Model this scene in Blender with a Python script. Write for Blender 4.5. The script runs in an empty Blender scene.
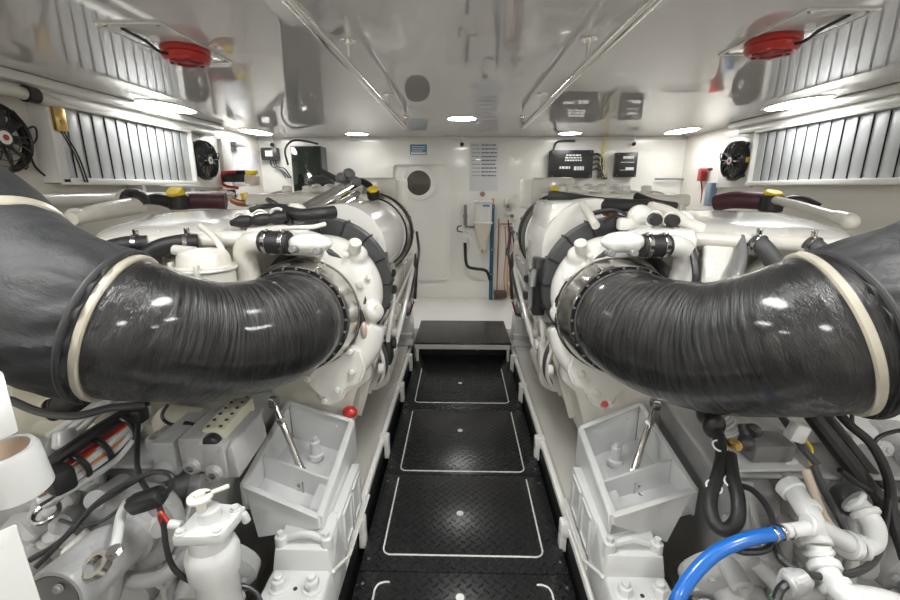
import bpy, bmesh, math, random
from mathutils import Vector, Matrix, Euler, noise
random.seed(7)
SC = bpy.context.scene
COL = SC.collection
PI = math.pi
V = Vector
X0 = .03                      # centre line of the room
# ------------------------------------------------------------------ camera
CH = 1.565; FP = 436.0; PIT = math.radians(14.4); YAW = math.radians(1.31)
cd = bpy.data.cameras.new('camera'); cam = bpy.data.objects.new('camera', cd); COL.objects.link(cam)
cd.sensor_width = 36; cd.lens = FP/900*36; cd.clip_start = .02; cd.clip_end = 50
cam.location = (0, 0, CH); cam.rotation_euler = (PI/2-PIT, 0, YAW)
SC.camera = cam

def W(px, py, y):
    """world point seen at a pixel of the photograph at real distance y down the room"""
    r = px-450; u = 300-py
    yy = FP*math.cos(PIT)+u*math.sin(PIT); z = u*math.cos(PIT)-FP*math.sin(PIT)
    dx = r*math.cos(YAW)-yy*math.sin(YAW); dy = r*math.sin(YAW)+yy*math.cos(YAW)
    t = y/dy
    return V((dx*t, y, z*t+CH))
def R(px, py, y):            # right hand engine frame
    p = W(px, py, y); return V((p.x-X0, p.y, p.z))
def L(px, py, y):            # left hand engine frame (mirrored)
    p = W(px, py, y); return V((X0-p.x, p.y, p.z))

# ------------------------------------------------------------------ materials
MATS = {}
def mat(name, col, rough=.4, metal=0, bump=0, bscale=40, var=0, vscale=6, spec=.5, coat=0, emit=0, dirt=0, dscale=3):
    m = bpy.data.materials.new(name); m.use_nodes = True; nt = m.node_tree; N = nt.nodes; K = nt.links
    b = N['Principled BSDF']
    b.inputs['Roughness'].default_value = rough; b.inputs['Metallic'].default_value = metal
    b.inputs['Specular IOR Level'].default_value = spec; b.inputs['Coat Weight'].default_value = coat
    b.inputs['Coat Roughness'].default_value = .06
    tc = N.new('ShaderNodeTexCoord')
    nz = N.new('ShaderNodeTexNoise'); nz.inputs['Scale'].default_value = vscale; nz.inputs['Detail'].default_value = 5
    K.new(tc.outputs['Object'], nz.inputs['Vector'])
    mx = N.new('ShaderNodeMix'); mx.data_type = 'RGBA'
    v = var
    mx.inputs[6].default_value = (*[max(0, c*(1-v)) for c in col], 1)
    mx.inputs[7].default_value = (*[min(1, c*(1+v*.5)) for c in col], 1)
    K.new(nz.outputs['Fac'], mx.inputs[0])
    last = mx.outputs[2]
    if dirt:
        n2 = N.new('ShaderNodeTexNoise'); n2.inputs['Scale'].default_value = dscale; n2.inputs['Detail'].default_value = 8
        K.new(tc.outputs['Object'], n2.inputs['Vector'])
        rp = N.new('ShaderNodeValToRGB'); rp.color_ramp.elements[0].position = .5; rp.color_ramp.elements[1].position = .72
        K.new(n2.outputs['Fac'], rp.inputs[0])
        ml = N.new('ShaderNodeMath'); ml.operation = 'MULTIPLY'; ml.inputs[1].default_value = dirt
        K.new(rp.outputs[0], ml.inputs[0])
        m2 = N.new('ShaderNodeMix'); m2.data_type = 'RGBA'
        K.new(ml.outputs[0], m2.inputs[0]); K.new(last, m2.inputs[6]); m2.inputs[7].default_value = (col[0]*.55, col[1]*.5, col[2]*.4, 1)
        last = m2.outputs[2]
    K.new(last, b.inputs['Base Color'])
    if bump:
        nb = N.new('ShaderNodeTexNoise'); nb.inputs['Scale'].default_value = bscale; nb.inputs['Detail'].default_value = 6
        K.new(tc.outputs['Object'], nb.inputs['Vector'])
        bp = N.new('ShaderNodeBump'); bp.inputs['Strength'].default_value = bump; bp.inputs['Distance'].default_value = .01
        K.new(nb.outputs['Fac'], bp.inputs['Height']); K.new(bp.outputs[0], b.inputs['Normal'])
    if emit:
        b.inputs['Emission Color'].default_value = (*col, 1); b.inputs['Emission Strength'].default_value = emit
    MATS[name] = m
    return m
wall_m = mat('wall_paint', (.80, .77, .71), .28, var=.04, vscale=2, coat=.3)
back_m = mat('back_wall_paint', (.84, .83, .79), .22, var=.03, vscale=2, coat=.3)
white = mat('white_paint', (.82, .81, .78), .3, var=.05, vscale=5, coat=.2)
eng = mat('engine_enamel', (.70, .68, .62), .33, var=.08, vscale=7, coat=.35, bump=.12, bscale=60, dirt=.25, dscale=4)
engc = mat('engine_casting_enamel', (.68, .67, .63), .36, var=.07, vscale=9, coat=.35, bump=.25, bscale=90, dirt=.2, dscale=5)
engs = mat('smooth_engine_enamel', (.73, .72, .69), .2, var=.03, coat=.6)
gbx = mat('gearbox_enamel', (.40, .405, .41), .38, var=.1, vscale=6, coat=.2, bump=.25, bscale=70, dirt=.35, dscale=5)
bed = mat('engine_bed_paint', (.52, .51, .47), .34, var=.06, vscale=4, coat=.2, dirt=.15)
mountw = mat('mount_enamel', (.66, .67, .675), .3, var=.05, coat=.3, dirt=.1, dscale=6)
rub = mat('black_rubber', (.018, .018, .019), .48, bump=.2, bscale=200, var=.3)
rubg = mat('grey_rubber', (.07, .07, .072), .5, bump=.15, bscale=160, var=.2)
blk = mat('black_plastic', (.022, .022, .024), .35, var=.2)
dkg = mat('dark_grey_plastic', (.055, .057, .06), .42, var=.15)
mgr = mat('mid_grey_metal', (.23, .23, .235), .4, metal=.3, var=.15)
stl = mat('polished_steel', (.80, .79, .77), .10, metal=1)
chrome = mat('machined_steel', (.50, .49, .47), .2, metal=1, var=.1, vscale=30)
slatm = mat('slat_aluminium', (.56, .58, .60), .42, metal=.05, var=.05, vscale=3)
frm = mat('louvre_frame_paint', (.83, .83, .80), .3)
redm = mat('red_plastic', (.46, .022, .014), .3, coat=.4, var=.15)
yel = mat('yellow_cap', (.85, .62, .02), .35)
mar = mat('maroon_rubber', (.085, .025, .035), .45)
blue = mat('blue_hose_rubber', (.008, .12, .46), .3, coat=.4)
dblue = mat('dark_blue_paint', (.03, .10, .17), .35)
bsign = mat('blue_sign', (.10, .24, .42), .4)
paper = mat('paper', (.72, .73, .76), .35, coat=.5)
ink = mat('ink', (.12, .12, .17), .6)
brass = mat('brass', (.62, .42, .16), .3, metal=1)
copper = mat('copper', (.50, .24, .14), .35, metal=.8)
linem = mat('white_line', (.80, .80, .78), .4)
clampm = mat('beige_clamp', (.62, .58, .48), .32, metal=.45, var=.15, vscale=20)
dark = mat('bilge_dark', (.03, .03, .03), .6, var=.3)
floorm = mat('bilge_paint', (.16, .16, .155), .4, var=.2, dirt=.4)
beige = mat('beige_plastic', (.66, .56, .45), .5)
orange = mat('orange_insulation', (.60, .20, .05), .5)
green = mat('green_insulation', (.05, .35, .10), .5)
lensm = mat('lens_red', (.6, .02, .02), .2, coat=.5)
lamp_m = mat('lamp_diffuser', (1, .995, .965), .5, emit=34)
lamp_b = mat('rear_lamp_diffuser', (1, .995, .965), .5, emit=30)
lamp_f = mat('far_lamp_diffuser', (1, .995, .965), .5, emit=13)
glassm = mat('port_glass', (.055, .05, .035), .04, coat=1)
screen = mat('dark_screen', (.012, .02, .015), .05, coat=1)
lspot = mat('highlight_white', (.9, .9, .9), .3)  # white for the painted highlight on the left intake cover

# ceiling: white gloss laminate, nearly a mirror at a grazing look
ceil_m = mat('gloss_ceiling', (.62, .60, .605), .008, spec=1.0)
_b = ceil_m.node_tree.nodes['Principled BSDF']; _b.inputs['IOR'].default_value = 2.1
_b.inputs['Coat Weight'].default_value = 0

def uvmat(name, c1, c2, rough, rings, bump, metal=0, coat=.4, along=5, ridge=0):
    """wrapped hose: bands run round the hose"""
    m = bpy.data.materials.new(name); m.use_nodes = True; nt = m.node_tree; N = nt.nodes; K = nt.links
    b = N['Principled BSDF']; b.inputs['Roughness'].default_value = rough; b.inputs['Coat Weight'].default_value = coat
    b.inputs['Coat Roughness'].default_value = .12; b.inputs['Metallic'].default_value = metal
    uv = N.new('ShaderNodeUVMap'); uv.uv_map = 'uv'
    mp = N.new('ShaderNodeMapping'); mp.inputs['Scale'].default_value = (along, rings, 1); K.new(uv.outputs[0], mp.inputs[0])
    n1 = N.new('ShaderNodeTexNoise'); n1.inputs['Scale'].default_value = 1; n1.inputs['Detail'].default_value = 7; n1.inputs['Roughness'].default_value = .65
    K.new(mp.outputs[0], n1.inputs['Vector'])
    tc = N.new('ShaderNodeTexCoord'); n2 = N.new('ShaderNodeTexNoise'); n2.inputs['Scale'].default_value = 9; n2.inputs['Detail'].default_value = 6
    K.new(tc.outputs['Object'], n2.inputs['Vector'])
    mul = N.new('ShaderNodeMath'); mul.operation = 'MULTIPLY'; K.new(n1.outputs['Fac'], mul.inputs[0]); K.new(n2.outputs['Fac'], mul.inputs[1])
    rp = N.new('ShaderNodeValToRGB'); rp.color_ramp.elements[0].position = .18; rp.color_ramp.elements[1].position = .42
    rp.color_ramp.elements[0].color = (*c1, 1); rp.color_ramp.elements[1].color = (*c2, 1)
    K.new(mul.outputs[0], rp.inputs[0]); K.new(rp.outputs[0], b.inputs['Base Color'])
    bp = N.new('ShaderNodeBump'); bp.inputs['Strength'].default_value = bump; bp.inputs['Distance'].default_value = .035
    hh = n1.outputs['Fac']
    if ridge:
        sx_ = N.new('ShaderNodeSeparateXYZ'); K.new(uv.outputs[0], sx_.inputs[0])
        a1 = N.new('ShaderNodeMath'); a1.operation = 'MULTIPLY_ADD'; a1.inputs[1].default_value = 290; K.new(sx_.outputs[1], a1.inputs[0])
        n3 = N.new('ShaderNodeTexNoise'); n3.inputs['Scale'].default_value = 10; n3.inputs['Detail'].default_value = 3; K.new(tc.outputs['Object'], n3.inputs['Vector'])
        a2 = N.new('ShaderNodeMath'); a2.operation = 'MULTIPLY'; a2.inputs[1].default_value = 9; K.new(n3.outputs['Fac'], a2.inputs[0]); K.new(a2.outputs[0], a1.inputs[2])
        si = N.new('ShaderNodeMath'); si.operation = 'SINE'; K.new(a1.outputs[0], si.inputs[0])
        a4 = N.new('ShaderNodeMath'); a4.operation = 'MULTIPLY'; K.new(si.outputs[0], a4.inputs[0]); pw = N.new('ShaderNodeMath'); pw.operation = 'POWER'; pw.inputs[1].default_value = 2.6; K.new(n3.outputs['Fac'], pw.inputs[0]); K.new(pw.outputs[0], a4.inputs[1])
        a3 = N.new('ShaderNodeMath'); a3.operation = 'MULTIPLY_ADD'; a3.inputs[1].default_value = ridge; K.new(a4.outputs[0], a3.inputs[0]); K.new(n1.outputs['Fac'], a3.inputs[2]); hh = a3.outputs[0]
    K.new(hh, bp.inputs['Height']); K.new(bp.outputs[0], b.inputs['Normal'])
    return m
wrap_m = uvmat('silicone_wrap', (.005, .005, .006), (.028, .028, .030), .28, 24, .9, coat=.55, along=3, ridge=.15)
insul_m = uvmat('insulation_jacket', (.016, .017, .019), (.034, .036, .039), .62, 2.5, .6, coat=0, along=4)

# chequer plate
def chequer():
    m = bpy.data.materials.new('chequer_plate'); m.use_nodes = True; nt = m.node_tree; N = nt.nodes; K = nt.links
    b = N['Principled BSDF']; b.inputs['Base Color'].default_value = (.013, .014, .016, 1); b.inputs['Roughness'].default_value = .33
    b.inputs['Coat Weight'].default_value = .3; b.inputs['Coat Roughness'].default_value = .25
    tc = N.new('ShaderNodeTexCoord')
    def mth(op, a, c=None):
        n = N.new('ShaderNodeMath'); n.operation = op
        for i, q in enumerate((a, c)):
            if q is None: continue
            if isinstance(q, (int, float)): n.inputs[i].default_value = q
            else: K.new(q, n.inputs[i])
        return n.outputs[0]
    mp = N.new('ShaderNodeMapping'); mp.inputs['Rotation'].default_value = (0, 0, PI/4); mp.inputs['Scale'].default_value = (31, 31, 31)
    K.new(tc.outputs['Object'], mp.inputs[0])
    sp = N.new('ShaderNodeSeparateXYZ'); K.new(mp.outputs[0], sp.inputs[0])
    u, v = sp.outputs[0], sp.outputs[1]
    fu, fv = mth('FLOOR', u), mth('FLOOR', v)
    par = mth('FLOORED_MODULO', mth('ADD', fu, fv), 2)
    cu = mth('SUBTRACT', mth('SUBTRACT', u, fu), .5); cv = mth('SUBTRACT', mth('SUBTRACT', v, fv), .5)
    def el(a, c): return mth('ADD', mth('POWER', mth('DIVIDE', mth('ABSOLUTE', a), .52), 2), mth('POWER', mth('DIVIDE', mth('ABSOLUTE', c), .19), 2))
    e1, e2 = el(cu, cv), el(cv, cu)
    e = mth('ADD', mth('MULTIPLY', e1, par), mth('MULTIPLY', e2, mth('SUBTRACT', 1, par)))
    h = mth('MAXIMUM', mth('SUBTRACT', 1, e), 0)
    bp = N.new('ShaderNodeBump'); bp.inputs['Strength'].default_value = 1; bp.inputs['Distance'].default_value = .014
    K.new(h, bp.inputs['Height']); K.new(bp.outputs[0], b.inputs['Normal'])
    nz = N.new('ShaderNodeTexNoise'); nz.inputs['Scale'].default_value = 8; nz.inputs['Detail'].default_value = 6; K.new(tc.outputs['Object'], nz.inputs['Vector'])
    rr = N.new('ShaderNodeMapRange'); rr.inputs[3].default_value = .22; rr.inputs[4].default_value = .42
    K.new(nz.outputs['Fac'], rr.inputs[0]); K.new(rr.outputs[0], b.inputs['Roughness'])
    return m
cheq = chequer()

# ------------------------------------------------------------------ mesh builder
def basis(axis):
    a = V(axis).normalized()
    h = V((0, 0, 1)) if abs(a.z) < .9 else V((1, 0, 0))
    x = h.cross(a).normalized(); y = a.cross(x)
    return a, x, y
def spline(pts, sub=6):
    P = [V(p) for p in pts]
    if len(P) < 3: return P
    out = []
    Q = [P[0]*2-P[1]]+P+[P[-1]*2-P[-2]]
    for i in range(1, len(Q)-2):
        a, b, c, d = Q[i-1], Q[i], Q[i+1], Q[i+2]
        for k in range(sub):
            t = k/sub
            out.append(.5*((2*b)+(-a+c)*t+(2*a-5*b+4*c-d)*t*t+(-a+3*b-3*c+d)*t**3))
    out.append(P[-1]); return out

class G:
    def __init__(s, side=None):
        s.bm = bmesh.new(); s.side = side; s.uv = None
    def add(s, b2):
        me = bpy.data.meshes.new('t'); b2.to_mesh(me); b2.free(); s.bm.from_mesh(me); bpy.data.meshes.remove(me); return s
    def box(s, c, d, rot=(0, 0, 0), bev=.004, seg=2, mtx=None):
        b = bmesh.new(); bmesh.ops.create_cube(b, size=1)
        M = Matrix.Translation(V(c)) @ (mtx if mtx else Euler(rot).to_matrix().to_4x4())
        bmesh.ops.scale(b, vec=V(d), verts=b.verts)
        if bev: bmesh.ops.bevel(b, geom=b.edges[:], offset=min(bev, min(d)*.45), segments=seg, affect='EDGES', profile=.5)
        bmesh.ops.transform(b, matrix=M, verts=b.verts); return s.add(b)
    def bb(s, lo, hi, bev=.004, seg=2):
        lo = V(lo); hi = V(hi); return s.box((lo+hi)/2, [abs(q) for q in (hi-lo)], bev=bev, seg=seg)
    def cyl(s, p0, p1, r0, r1=None, n=24, bev=0):
        r1 = r0 if r1 is None else r1; p0 = V(p0); p1 = V(p1); L_ = (p1-p0).length
        if bev:
            pr = [(0, 0), (r0-bev, 0), (r0, bev), (r1, L_-bev), (r1-bev, L_), (0, L_)]
        else: pr = [(0, 0), (r0, 0), (r1, L_), (0, L_)]
        return s.lathe(pr, p0, p1-p0, n)
    def lathe(s, prof, o, axis, n=24, a0=0, a1=2*PI, ux=None):
        a, x, y = basis(axis); o = V(o)
        if ux is not None:
            x = (V(ux)-a*V(ux).dot(a)).normalized(); y = a.cross(x)
        b = bmesh.new(); full = abs(a1-a0-2*PI) < 1e-6; m = n if full else n+1; rings = []
        for r, h in prof:
            if r < 1e-7: rings.append([b.verts.new(o+a*h)])
            else: rings.append([b.verts.new(o+a*h+(x*math.cos(a0+(a1-a0)*k/n)+y*math.sin(a0+(a1-a0)*k/n))*r) for k in range(m)])
        for i in range(len(rings)-1):
            A, B = rings[i], rings[i+1]
            if len(A) == 1 and len(B) == 1: continue
            for k in range(n):
                k2 = (k+1) % m
                try:
                    if len(A) == 1: b.faces.new((A[0], B[k], B[k2]))
                    elif len(B) == 1: b.faces.new((A[k], B[0], A[k2]))
                    else: b.faces.new((A[k], B[k], B[k2], A[k2]))
                except ValueError: pass
        if not full:
            for k in (0, m-1):
                vs = [r[k] if len(r) > 1 else r[0] for r in rings]
                vs = list(dict.fromkeys(vs))
                if len(vs) > 2:
                    try: b.faces.new(vs)
                    except ValueError: pass
        bmesh.ops.recalc_face_normals(b, faces=b.faces[:]); return s.add(b)
    def tube(s, pts, r, n=12, sub=6, cap=True, flat=None):
        P = spline(pts, sub) if sub > 1 else [V(p) for p in pts]
        m = len(P)
        if isinstance(r, (int, float)): RR = [r]*m
        else:
            RR = []
            for i in range(m):
                t = i/(m-1)*(len(r)-1); j = min(int(t), len(r)-2); RR.append(r[j]+(r[j+1]-r[j])*(t-j))
        b = bmesh.new(); uvl = b.loops.layers.uv.new('uv'); rings = []; lens = [0]
        for i in range(1, m): lens.append(lens[-1]+(P[i]-P[i-1]).length)
        T = [(P[min(i+1, m-1)]-P[max(i-1, 0)]).normalized() for i in range(m)]
        _, x, y = basis(T[0])
        for i in range(m):
            x = (x-T[i]*x.dot(T[i])).normalized(); y = T[i].cross(x)
            fy = 1 if flat is None else flat
            rings.append([b.verts.new(P[i]+(x*math.cos(2*PI*k/n)+y*fy*math.sin(2*PI*k/n))*RR[i]) for k in range(n)])
        for i in range(m-1):
            for k in range(n):
                k2 = (k+1) % n
                f = b.faces.new((rings[i][k], rings[i][k2], rings[i+1][k2], rings[i+1][k]))
                for lp, (uu, vv) in zip(f.loops, ((k/n, lens[i]), ((k+1)/n, lens[i]), ((k+1)/n, lens[i+1]), (k/n, lens[i+1]))):
                    lp[uvl].uv = (uu, vv)
        if cap:
            b.faces.new(rings[0][::-1]); b.faces.new(rings[-1])
        return s.add(b)
    def sph(s, c, r, rot=(0, 0, 0), n=20):
        b = bmesh.new(); bmesh.ops.create_uvsphere(b, u_segments=n, v_segments=max(6, n//2), radius=1)
        r = (r, r, r) if isinstance(r, (int, float)) else r
        M = Matrix.Translation(V(c)) @ Euler(rot).to_matrix().to_4x4() @ Matrix.Diagonal((*r, 1))
        bmesh.ops.transform(b, matrix=M, verts=b.verts); return s.add(b)
    def hull(s, pts, bev=.006, seg=2):
        b = bmesh.new()
        for p in pts: b.verts.new(V(p))
        bmesh.ops.convex_hull(b, input=b.verts[:])
        bmesh.ops.dissolve_limit(b, angle_limit=.05, verts=b.verts[:], edges=b.edges[:])
        if bev: bmesh.ops.bevel(b, geom=b.edges[:], offset=bev, segments=seg, affect='EDGES', profile=.5, clamp_overlap=True)
        return s.add(b)
    def prism(s, poly, vec, bev=.003, seg=1):
        b = bmesh.new(); A = [b.verts.new(V(p)) for p in poly]; B = [b.verts.new(V(p)+V(vec)) for p in poly]; n = len(A)
        b.faces.new(A); b.faces.new(B[::-1])
        for i in range(n): b.faces.new((A[i], B[i], B[(i+1) % n], A[(i+1) % n]))
        bmesh.ops.recalc_face_normals(b, faces=b.faces[:])
        if bev: bmesh.ops.bevel(b, geom=b.edges[:], offset=bev, segments=seg, affect='EDGES', clamp_overlap=True)
        return s.add(b)
    def ring(s, o, axis, ri, ro, t, n=48, bev=.003, a0=0, a1=2*PI, ux=None):
        e = bev
        return s.lathe([(ri, 0), (ro-e, 0), (ro, e), (ro, t-e), (ro-e, t), (ri, t), (ri, 0)], o, axis, n, a0, a1, ux)
    def torus(s, o, axis, Rr, r, n=40, k=10, a0=0, a1=2*PI, ux=None):
        return s.lathe([(Rr+r*math.cos(2*PI*i/k), r*math.sin(2*PI*i/k)) for i in range(k+1)], o, axis, n, a0, a1, ux)
    def bolt(s, p, axis, r=.008, h=None):
        h = h or r*.9; a = V(axis).normalized(); p = V(p)
        s.cyl(p, p+a*h*.25, r*1.35, n=12); s.cyl(p+a*h*.2, p+a*h, r, n=6); return s
    def bolts(s, o, axis, Rr, n, r=.007, a0=0, a1=2*PI):
        a, x, y = basis(axis)
        for i in range(n):
            t = a0+(a1-a0)*i/n; s.bolt(V(o)+(x*math.cos(t)+y*math.sin(t))*Rr, axis, r)
        return s
    def row(s, p0, p1, n, axis, r=.007):
        for i in range(n): s.bolt(V(p0).lerp(V(p1), i/max(1, n-1)), axis, r)
        return s
    def outs(s, name, m, parent=None, **k):
        bm = s.bm; bm.verts.index_update(); bm.verts.ensure_lookup_table(); seen = set(); isl = []
        for v in bm.verts:
            if v.index in seen: continue
            st = [v]; seen.add(v.index); cur = []
            while st:
                q = st.pop(); cur.append(q.index)
                for e in q.link_edges:
                    w = e.other_vert(q)
                    if w.index not in seen: seen.add(w.index); st.append(w)
            isl.append(set(cur))
        if len(isl) == 1: return [s.out(name, m, parent, **k)]
        r = []
        for c in isl:
            g = G(s.side); g.bm.free(); g.bm = bm.copy(); g.bm.verts.index_update(); g.bm.verts.ensure_lookup_table()
            bmesh.ops.delete(g.bm, geom=[v for v in g.bm.verts if v.index not in c], context='VERTS')
            r.append(g.out(name, m, parent, **k))
        bm.free(); return r
    def out(s, name, m, parent=None, label=None, cat=None, group=None, kind=None, ang=35, remesh=0, sm=0):
        bm = s.bm
        if s.side is not None:
            for v in bm.verts: v.co.x = X0+s.side*v.co.x
            if s.side < 0: bmesh.ops.reverse_faces(bm, faces=bm.faces[:])
        o_loc = V((0, 0, 0))
        if parent is not None:
            p = parent
            while p is not None: o_loc += p.location; p = p.parent
        if cat is not None and parent is None and bm.verts:
            lo = V([min(v.co[i] for v in bm.verts) for i in range(3)]); hi = V([max(v.co[i] for v in bm.verts) for i in range(3)])
            o_loc = V(((lo.x+hi.x)/2, (lo.y+hi.y)/2, lo.z))
        for v in bm.verts: v.co -= o_loc
        me = bpy.data.meshes.new(name); bm.to_mesh(me); bm.free()
        me.materials.append(m)
        for p in me.polygons: p.use_smooth = True
        if not remesh: me.set_sharp_from_angle(angle=math.radians(ang))
        o = bpy.data.objects.new(name, me); COL.objects.link(o)
        if remesh:
            md = o.modifiers.new('r', 'REMESH'); md.mode = 'VOXEL'; md.voxel_size = remesh; md.use_smooth_shade = True
            if sm: ms = o.modifiers.new('s', 'SMOOTH'); ms.factor = .5; ms.iterations = sm
        if parent is not None: o.parent = parent
        elif cat is not None: o.location = o_loc
        tag(o, label, cat, group, kind)
        return o
def tag(o, label=None, cat=None, group=None, kind=None):
    if label: o['label'] = label
    if cat: o['category'] = cat
    if group: o['group'] = group
    if kind: o['kind'] = kind
    return o
def thing(name, loc, label, cat, group=None):
    o = bpy.data.objects.new(name, None); o.empty_display_size = .05; COL.objects.link(o); o.location = V(loc)
    return tag(o, label, cat, group)
def S(name, g, m): return g.out(name, m, kind='structure')
def sx(s, a): return X0+s*a
# ================================================================== THE ROOM
XL, XR, YB, YF, ZC, ZP = -2.43, 2.66, 5.5, -1.6, 2.15, .19
S('floor', G().bb((XL-.1, YF-.1, -.42), (XR+.1, YB+.1, -.34), 0), floorm)
S('ceiling', G().bb((XL-.1, YF-.1, ZC), (XR+.1, YB+.1, ZC+.06), 0), ceil_m)
S('wall_left', G().bb((XL-.06, YF, -.4), (XL, YB, ZC), 0), wall_m)
S('wall_right', G().bb((XR, YF, -.4), (XR+.06, YB, ZC), 0), wall_m)
S('wall_back', G().bb((XL-.06, YB, -.4), (XR+.06, YB+.06, ZC), 0), back_m)
S('wall_front', G().bb((XL-.06, YF-.06, -.4), (XR+.06, YF, ZC), 0), wall_m)
# raised platform (white) between the far wall and the step
g = G().bb((-.62, 4.2, -.34), (.70, YB, ZP), .012); S('trim_1', g, white)
g = G(); g.bb((XL, 5.36, -.3), (-.64, YB, .5), .02); g.bb((.72, 5.36, -.3), (XR, YB, .5), .02); S('trim_2', g, white)
# thin seam bead where ceiling meets the walls
g = G(); g.bb((XL, YB-.012, ZC-.03), (XR, YB, ZC-.018), .002); S('trim_3', g, white)
# box beams over the louvres
def beam(s, wx, name):
    g = G()
    x0, x1 = (wx, wx+.10) if s < 0 else (wx-.10, wx)
    g.bb((x0, .2, 2.045), (x1, 4.35, 2.10), .008)
    xa, xb = (wx, wx+.16) if s < 0 else (wx-.16, wx)
    g.bb((xa, .2, 2.10), (xb, 4.42, 2.148), .008)
    S(name, g, frm)
beam(-1, XL, 'trim_4'); beam(1, XR, 'trim_5')
# engine beds
for nm, a0, a1, lip in (('beam_left', -.70, -.475, 1), ('beam_right', .51, .735, -1)):
    g = G(); zt = .15
    g.bb((a0, .1, -.36), (a1, 4.3, zt), .006)
    S(nm, g, bed)
for nm, xa, xb in (('trim_6', -.475, -.448), ('trim_7', .483, .51)):
    g = G()
    g.bb((xa, .1, .078), (xb, 4.1, .115), .006)
    for y in (1.02, 1.62, 2.3, 3.02, 3.6):
        x_in = (xb, xb+.03) if xa < 0 else (xa-.03, xa)
        g.bb((min(xa, x_in[0]), y, .06), (max(xb, x_in[1]), y+.05, .135), .008)
        g.bb((x_in[0]+.0, y+.005, -.02), (x_in[1], y+.045, .08), .004)
        g.bolt((sum(x_in)/2, y+.025, .133), (0, 0, 1), .006)
    S(nm, g, frm)

for nm, xa, xb in (('shade_strip_left', -.476, -.455), ('shade_strip_right', .49, .511)):
    S(nm, G().bb((xa, .1, -.3), (xb, 4.1, .079), .002), rub)  # black strips added to paint the shaded gap below the flanges
# walkway plates
plates = [(1.00, 1.488), (1.492, 2.132), (2.136, 2.888), (2.892, 4.1), (.3, .996)]
plab = ['nearest black chequered floor plate with a curved end to its white line',
        'black chequered floor plate with the bright lamp glint, lying in the middle of the walkway',
        'black chequered floor plate between the glinting plate and the plate before the step',
        'black chequered floor plate directly in front of and under the raised step',
        'black chequered floor plate at the very bottom edge of the picture']
for i, (y0, y1) in enumerate(plates):
    if i == 4: continue
    t = thing('floor_plate', (X0-.008, (y0+y1)/2, -.02), plab[i], 'floor plate', 'walkway plates')
    g = G(); g.bb((-.418, y0, -.012), (.466, y1, 0), .002); g.out('plate', cheq, t)
    # inset white line: open loop left and right sides plus near edge
    xa, xb = -.335, .375
    ya, yb = (y0+.085, y1-.03)
    if i == 0: ya, yb = y0-.3, y1-.05
    if i == 3: yb = 3.62; ya = 2.985
    if i == 2: ya = y0+.03; yb = y1-.04
    ya = max(ya, y0+.004)
    g = G(); w = .0042; h = .0012; rr = .035
    if i == 0:
        pts = [(xa, ya, 0), (xa, yb-.15, 0), (xa, yb-rr-.02, 0), (xa, yb-rr, 0), (xa+rr*.3, yb-rr*.3, 0), (xa+rr, yb, 0), (xa+rr+.02, yb, 0)]
        for P_ in (pts, [(2*.02-p[0], p[1], 0) for p in pts]): g.tube(P_, w, n=6, sub=4)
    else:
        pts = [(xa, yb, 0), (xa, ya+rr+.05, 0), (xa, ya+rr, 0), (xa+rr*.3, ya+rr*.3, 0), (xa+rr, ya, 0), (xa+rr+.05, ya, 0), (xb-rr-.05, ya, 0), (xb-rr, ya, 0), (xb-rr*.3, ya+rr*.3, 0), (xb, ya+rr, 0), (xb, ya+rr+.05, 0), (xb, yb, 0)]
        g.tube(pts, w, n=6, sub=4)
    g.outs('border_line', linem, t)
    yc = {0: 1.375, 1: 1.835, 2: 2.6, 3: 3.33}[i]
    g = G(); g.cyl((.008, yc, -.002), (.008, yc, .0022), .0175, n=24, bev=.001); g.out('lifting_ring', linem, t)
    g = G()
    for xx in (-.39, .44):
        for k in range(2): g.cyl((xx, y0+.06+k*(y1-y0-.12), -.001), (xx, y0+.06+k*(y1-y0-.12), .0015), .006, n=10)
    g.outs('screw', mgr, t)

# raised step
t = thing('step', (X0, 4.1, 0), 'raised black step with white frame at the far end of the walkway', 'step')
G().bb((-.415, 3.77, .172), (.475, 4.47, .192), .012, 3).out('tread', cheq, t)
G().bb((-.405, 3.775, .125), (.465, 4.46, .172), .004).out('frame', white, t)
for x in (-.39, .45): G().bb((x-.013, 3.79, 0), (x+.013, 3.82, .13), .003).out('leg', white, t)
g = G().bb((-.38, 3.95, 0), (.44, 3.965, .125), .002); g.out('riser_panel', dkg, t)
g = G().bb((.16, 3.935, .05), (.19, 3.952, .11), .003); g.out('latch', mgr, t)

# ------------------------------------------------------------------ ceiling lights
def light(x, y, rx, ry, lab, on=1):
    t = thing('ceiling_light', (x, y, ZC-.02), lab, 'light', 'recessed ceiling lights')
    g = G(); g.lathe([(.93, 0), (1.06, .001), (1.06, .006), (.93, .006), (.93, 0)], (0, 0, 0), (0, 0, 1), 40)
    for v in g.bm.verts: v.co = V((x+v.co.x*rx, y+v.co.y*ry, ZC-.006+v.co.z))
    g.out('trim_ring', white, t)
    g = G(); g.lathe([(0, -.0005), (.93, -.0005), (.93, .004), (0, .004)], (0, 0, 0), (0, 0, 1), 40)
    for v in g.bm.verts: v.co = V((x+v.co.x*rx, y+v.co.y*ry, ZC-.0055+v.co.z))
    g.out('diffuser', lamp_b if y < 1.5 else (lamp_f if y > 4.5 or abs(x) > 1.5 else lamp_m), t)
light(-2.17, 3.45, .135, .29, 'long oval light over the left louvre panel')
light(2.39, 3.42, .135, .29, 'long oval light over the right louvre panel')
light(-2.20, 4.95, .135, .29, 'oval light in the far left corner above the white cards')
light(2.33, 4.95, .135, .29, 'oval light in the far right corner beyond the fan')
light(.01, 4.04, .13, .13, 'round light on the room centre line before the hatch')
light(-1.15, 5.12, .13, .13, 'round glow added for a white reflection against the far wall above the dark screen')  # added emitter standing in for a white reflection by the far wall
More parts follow.
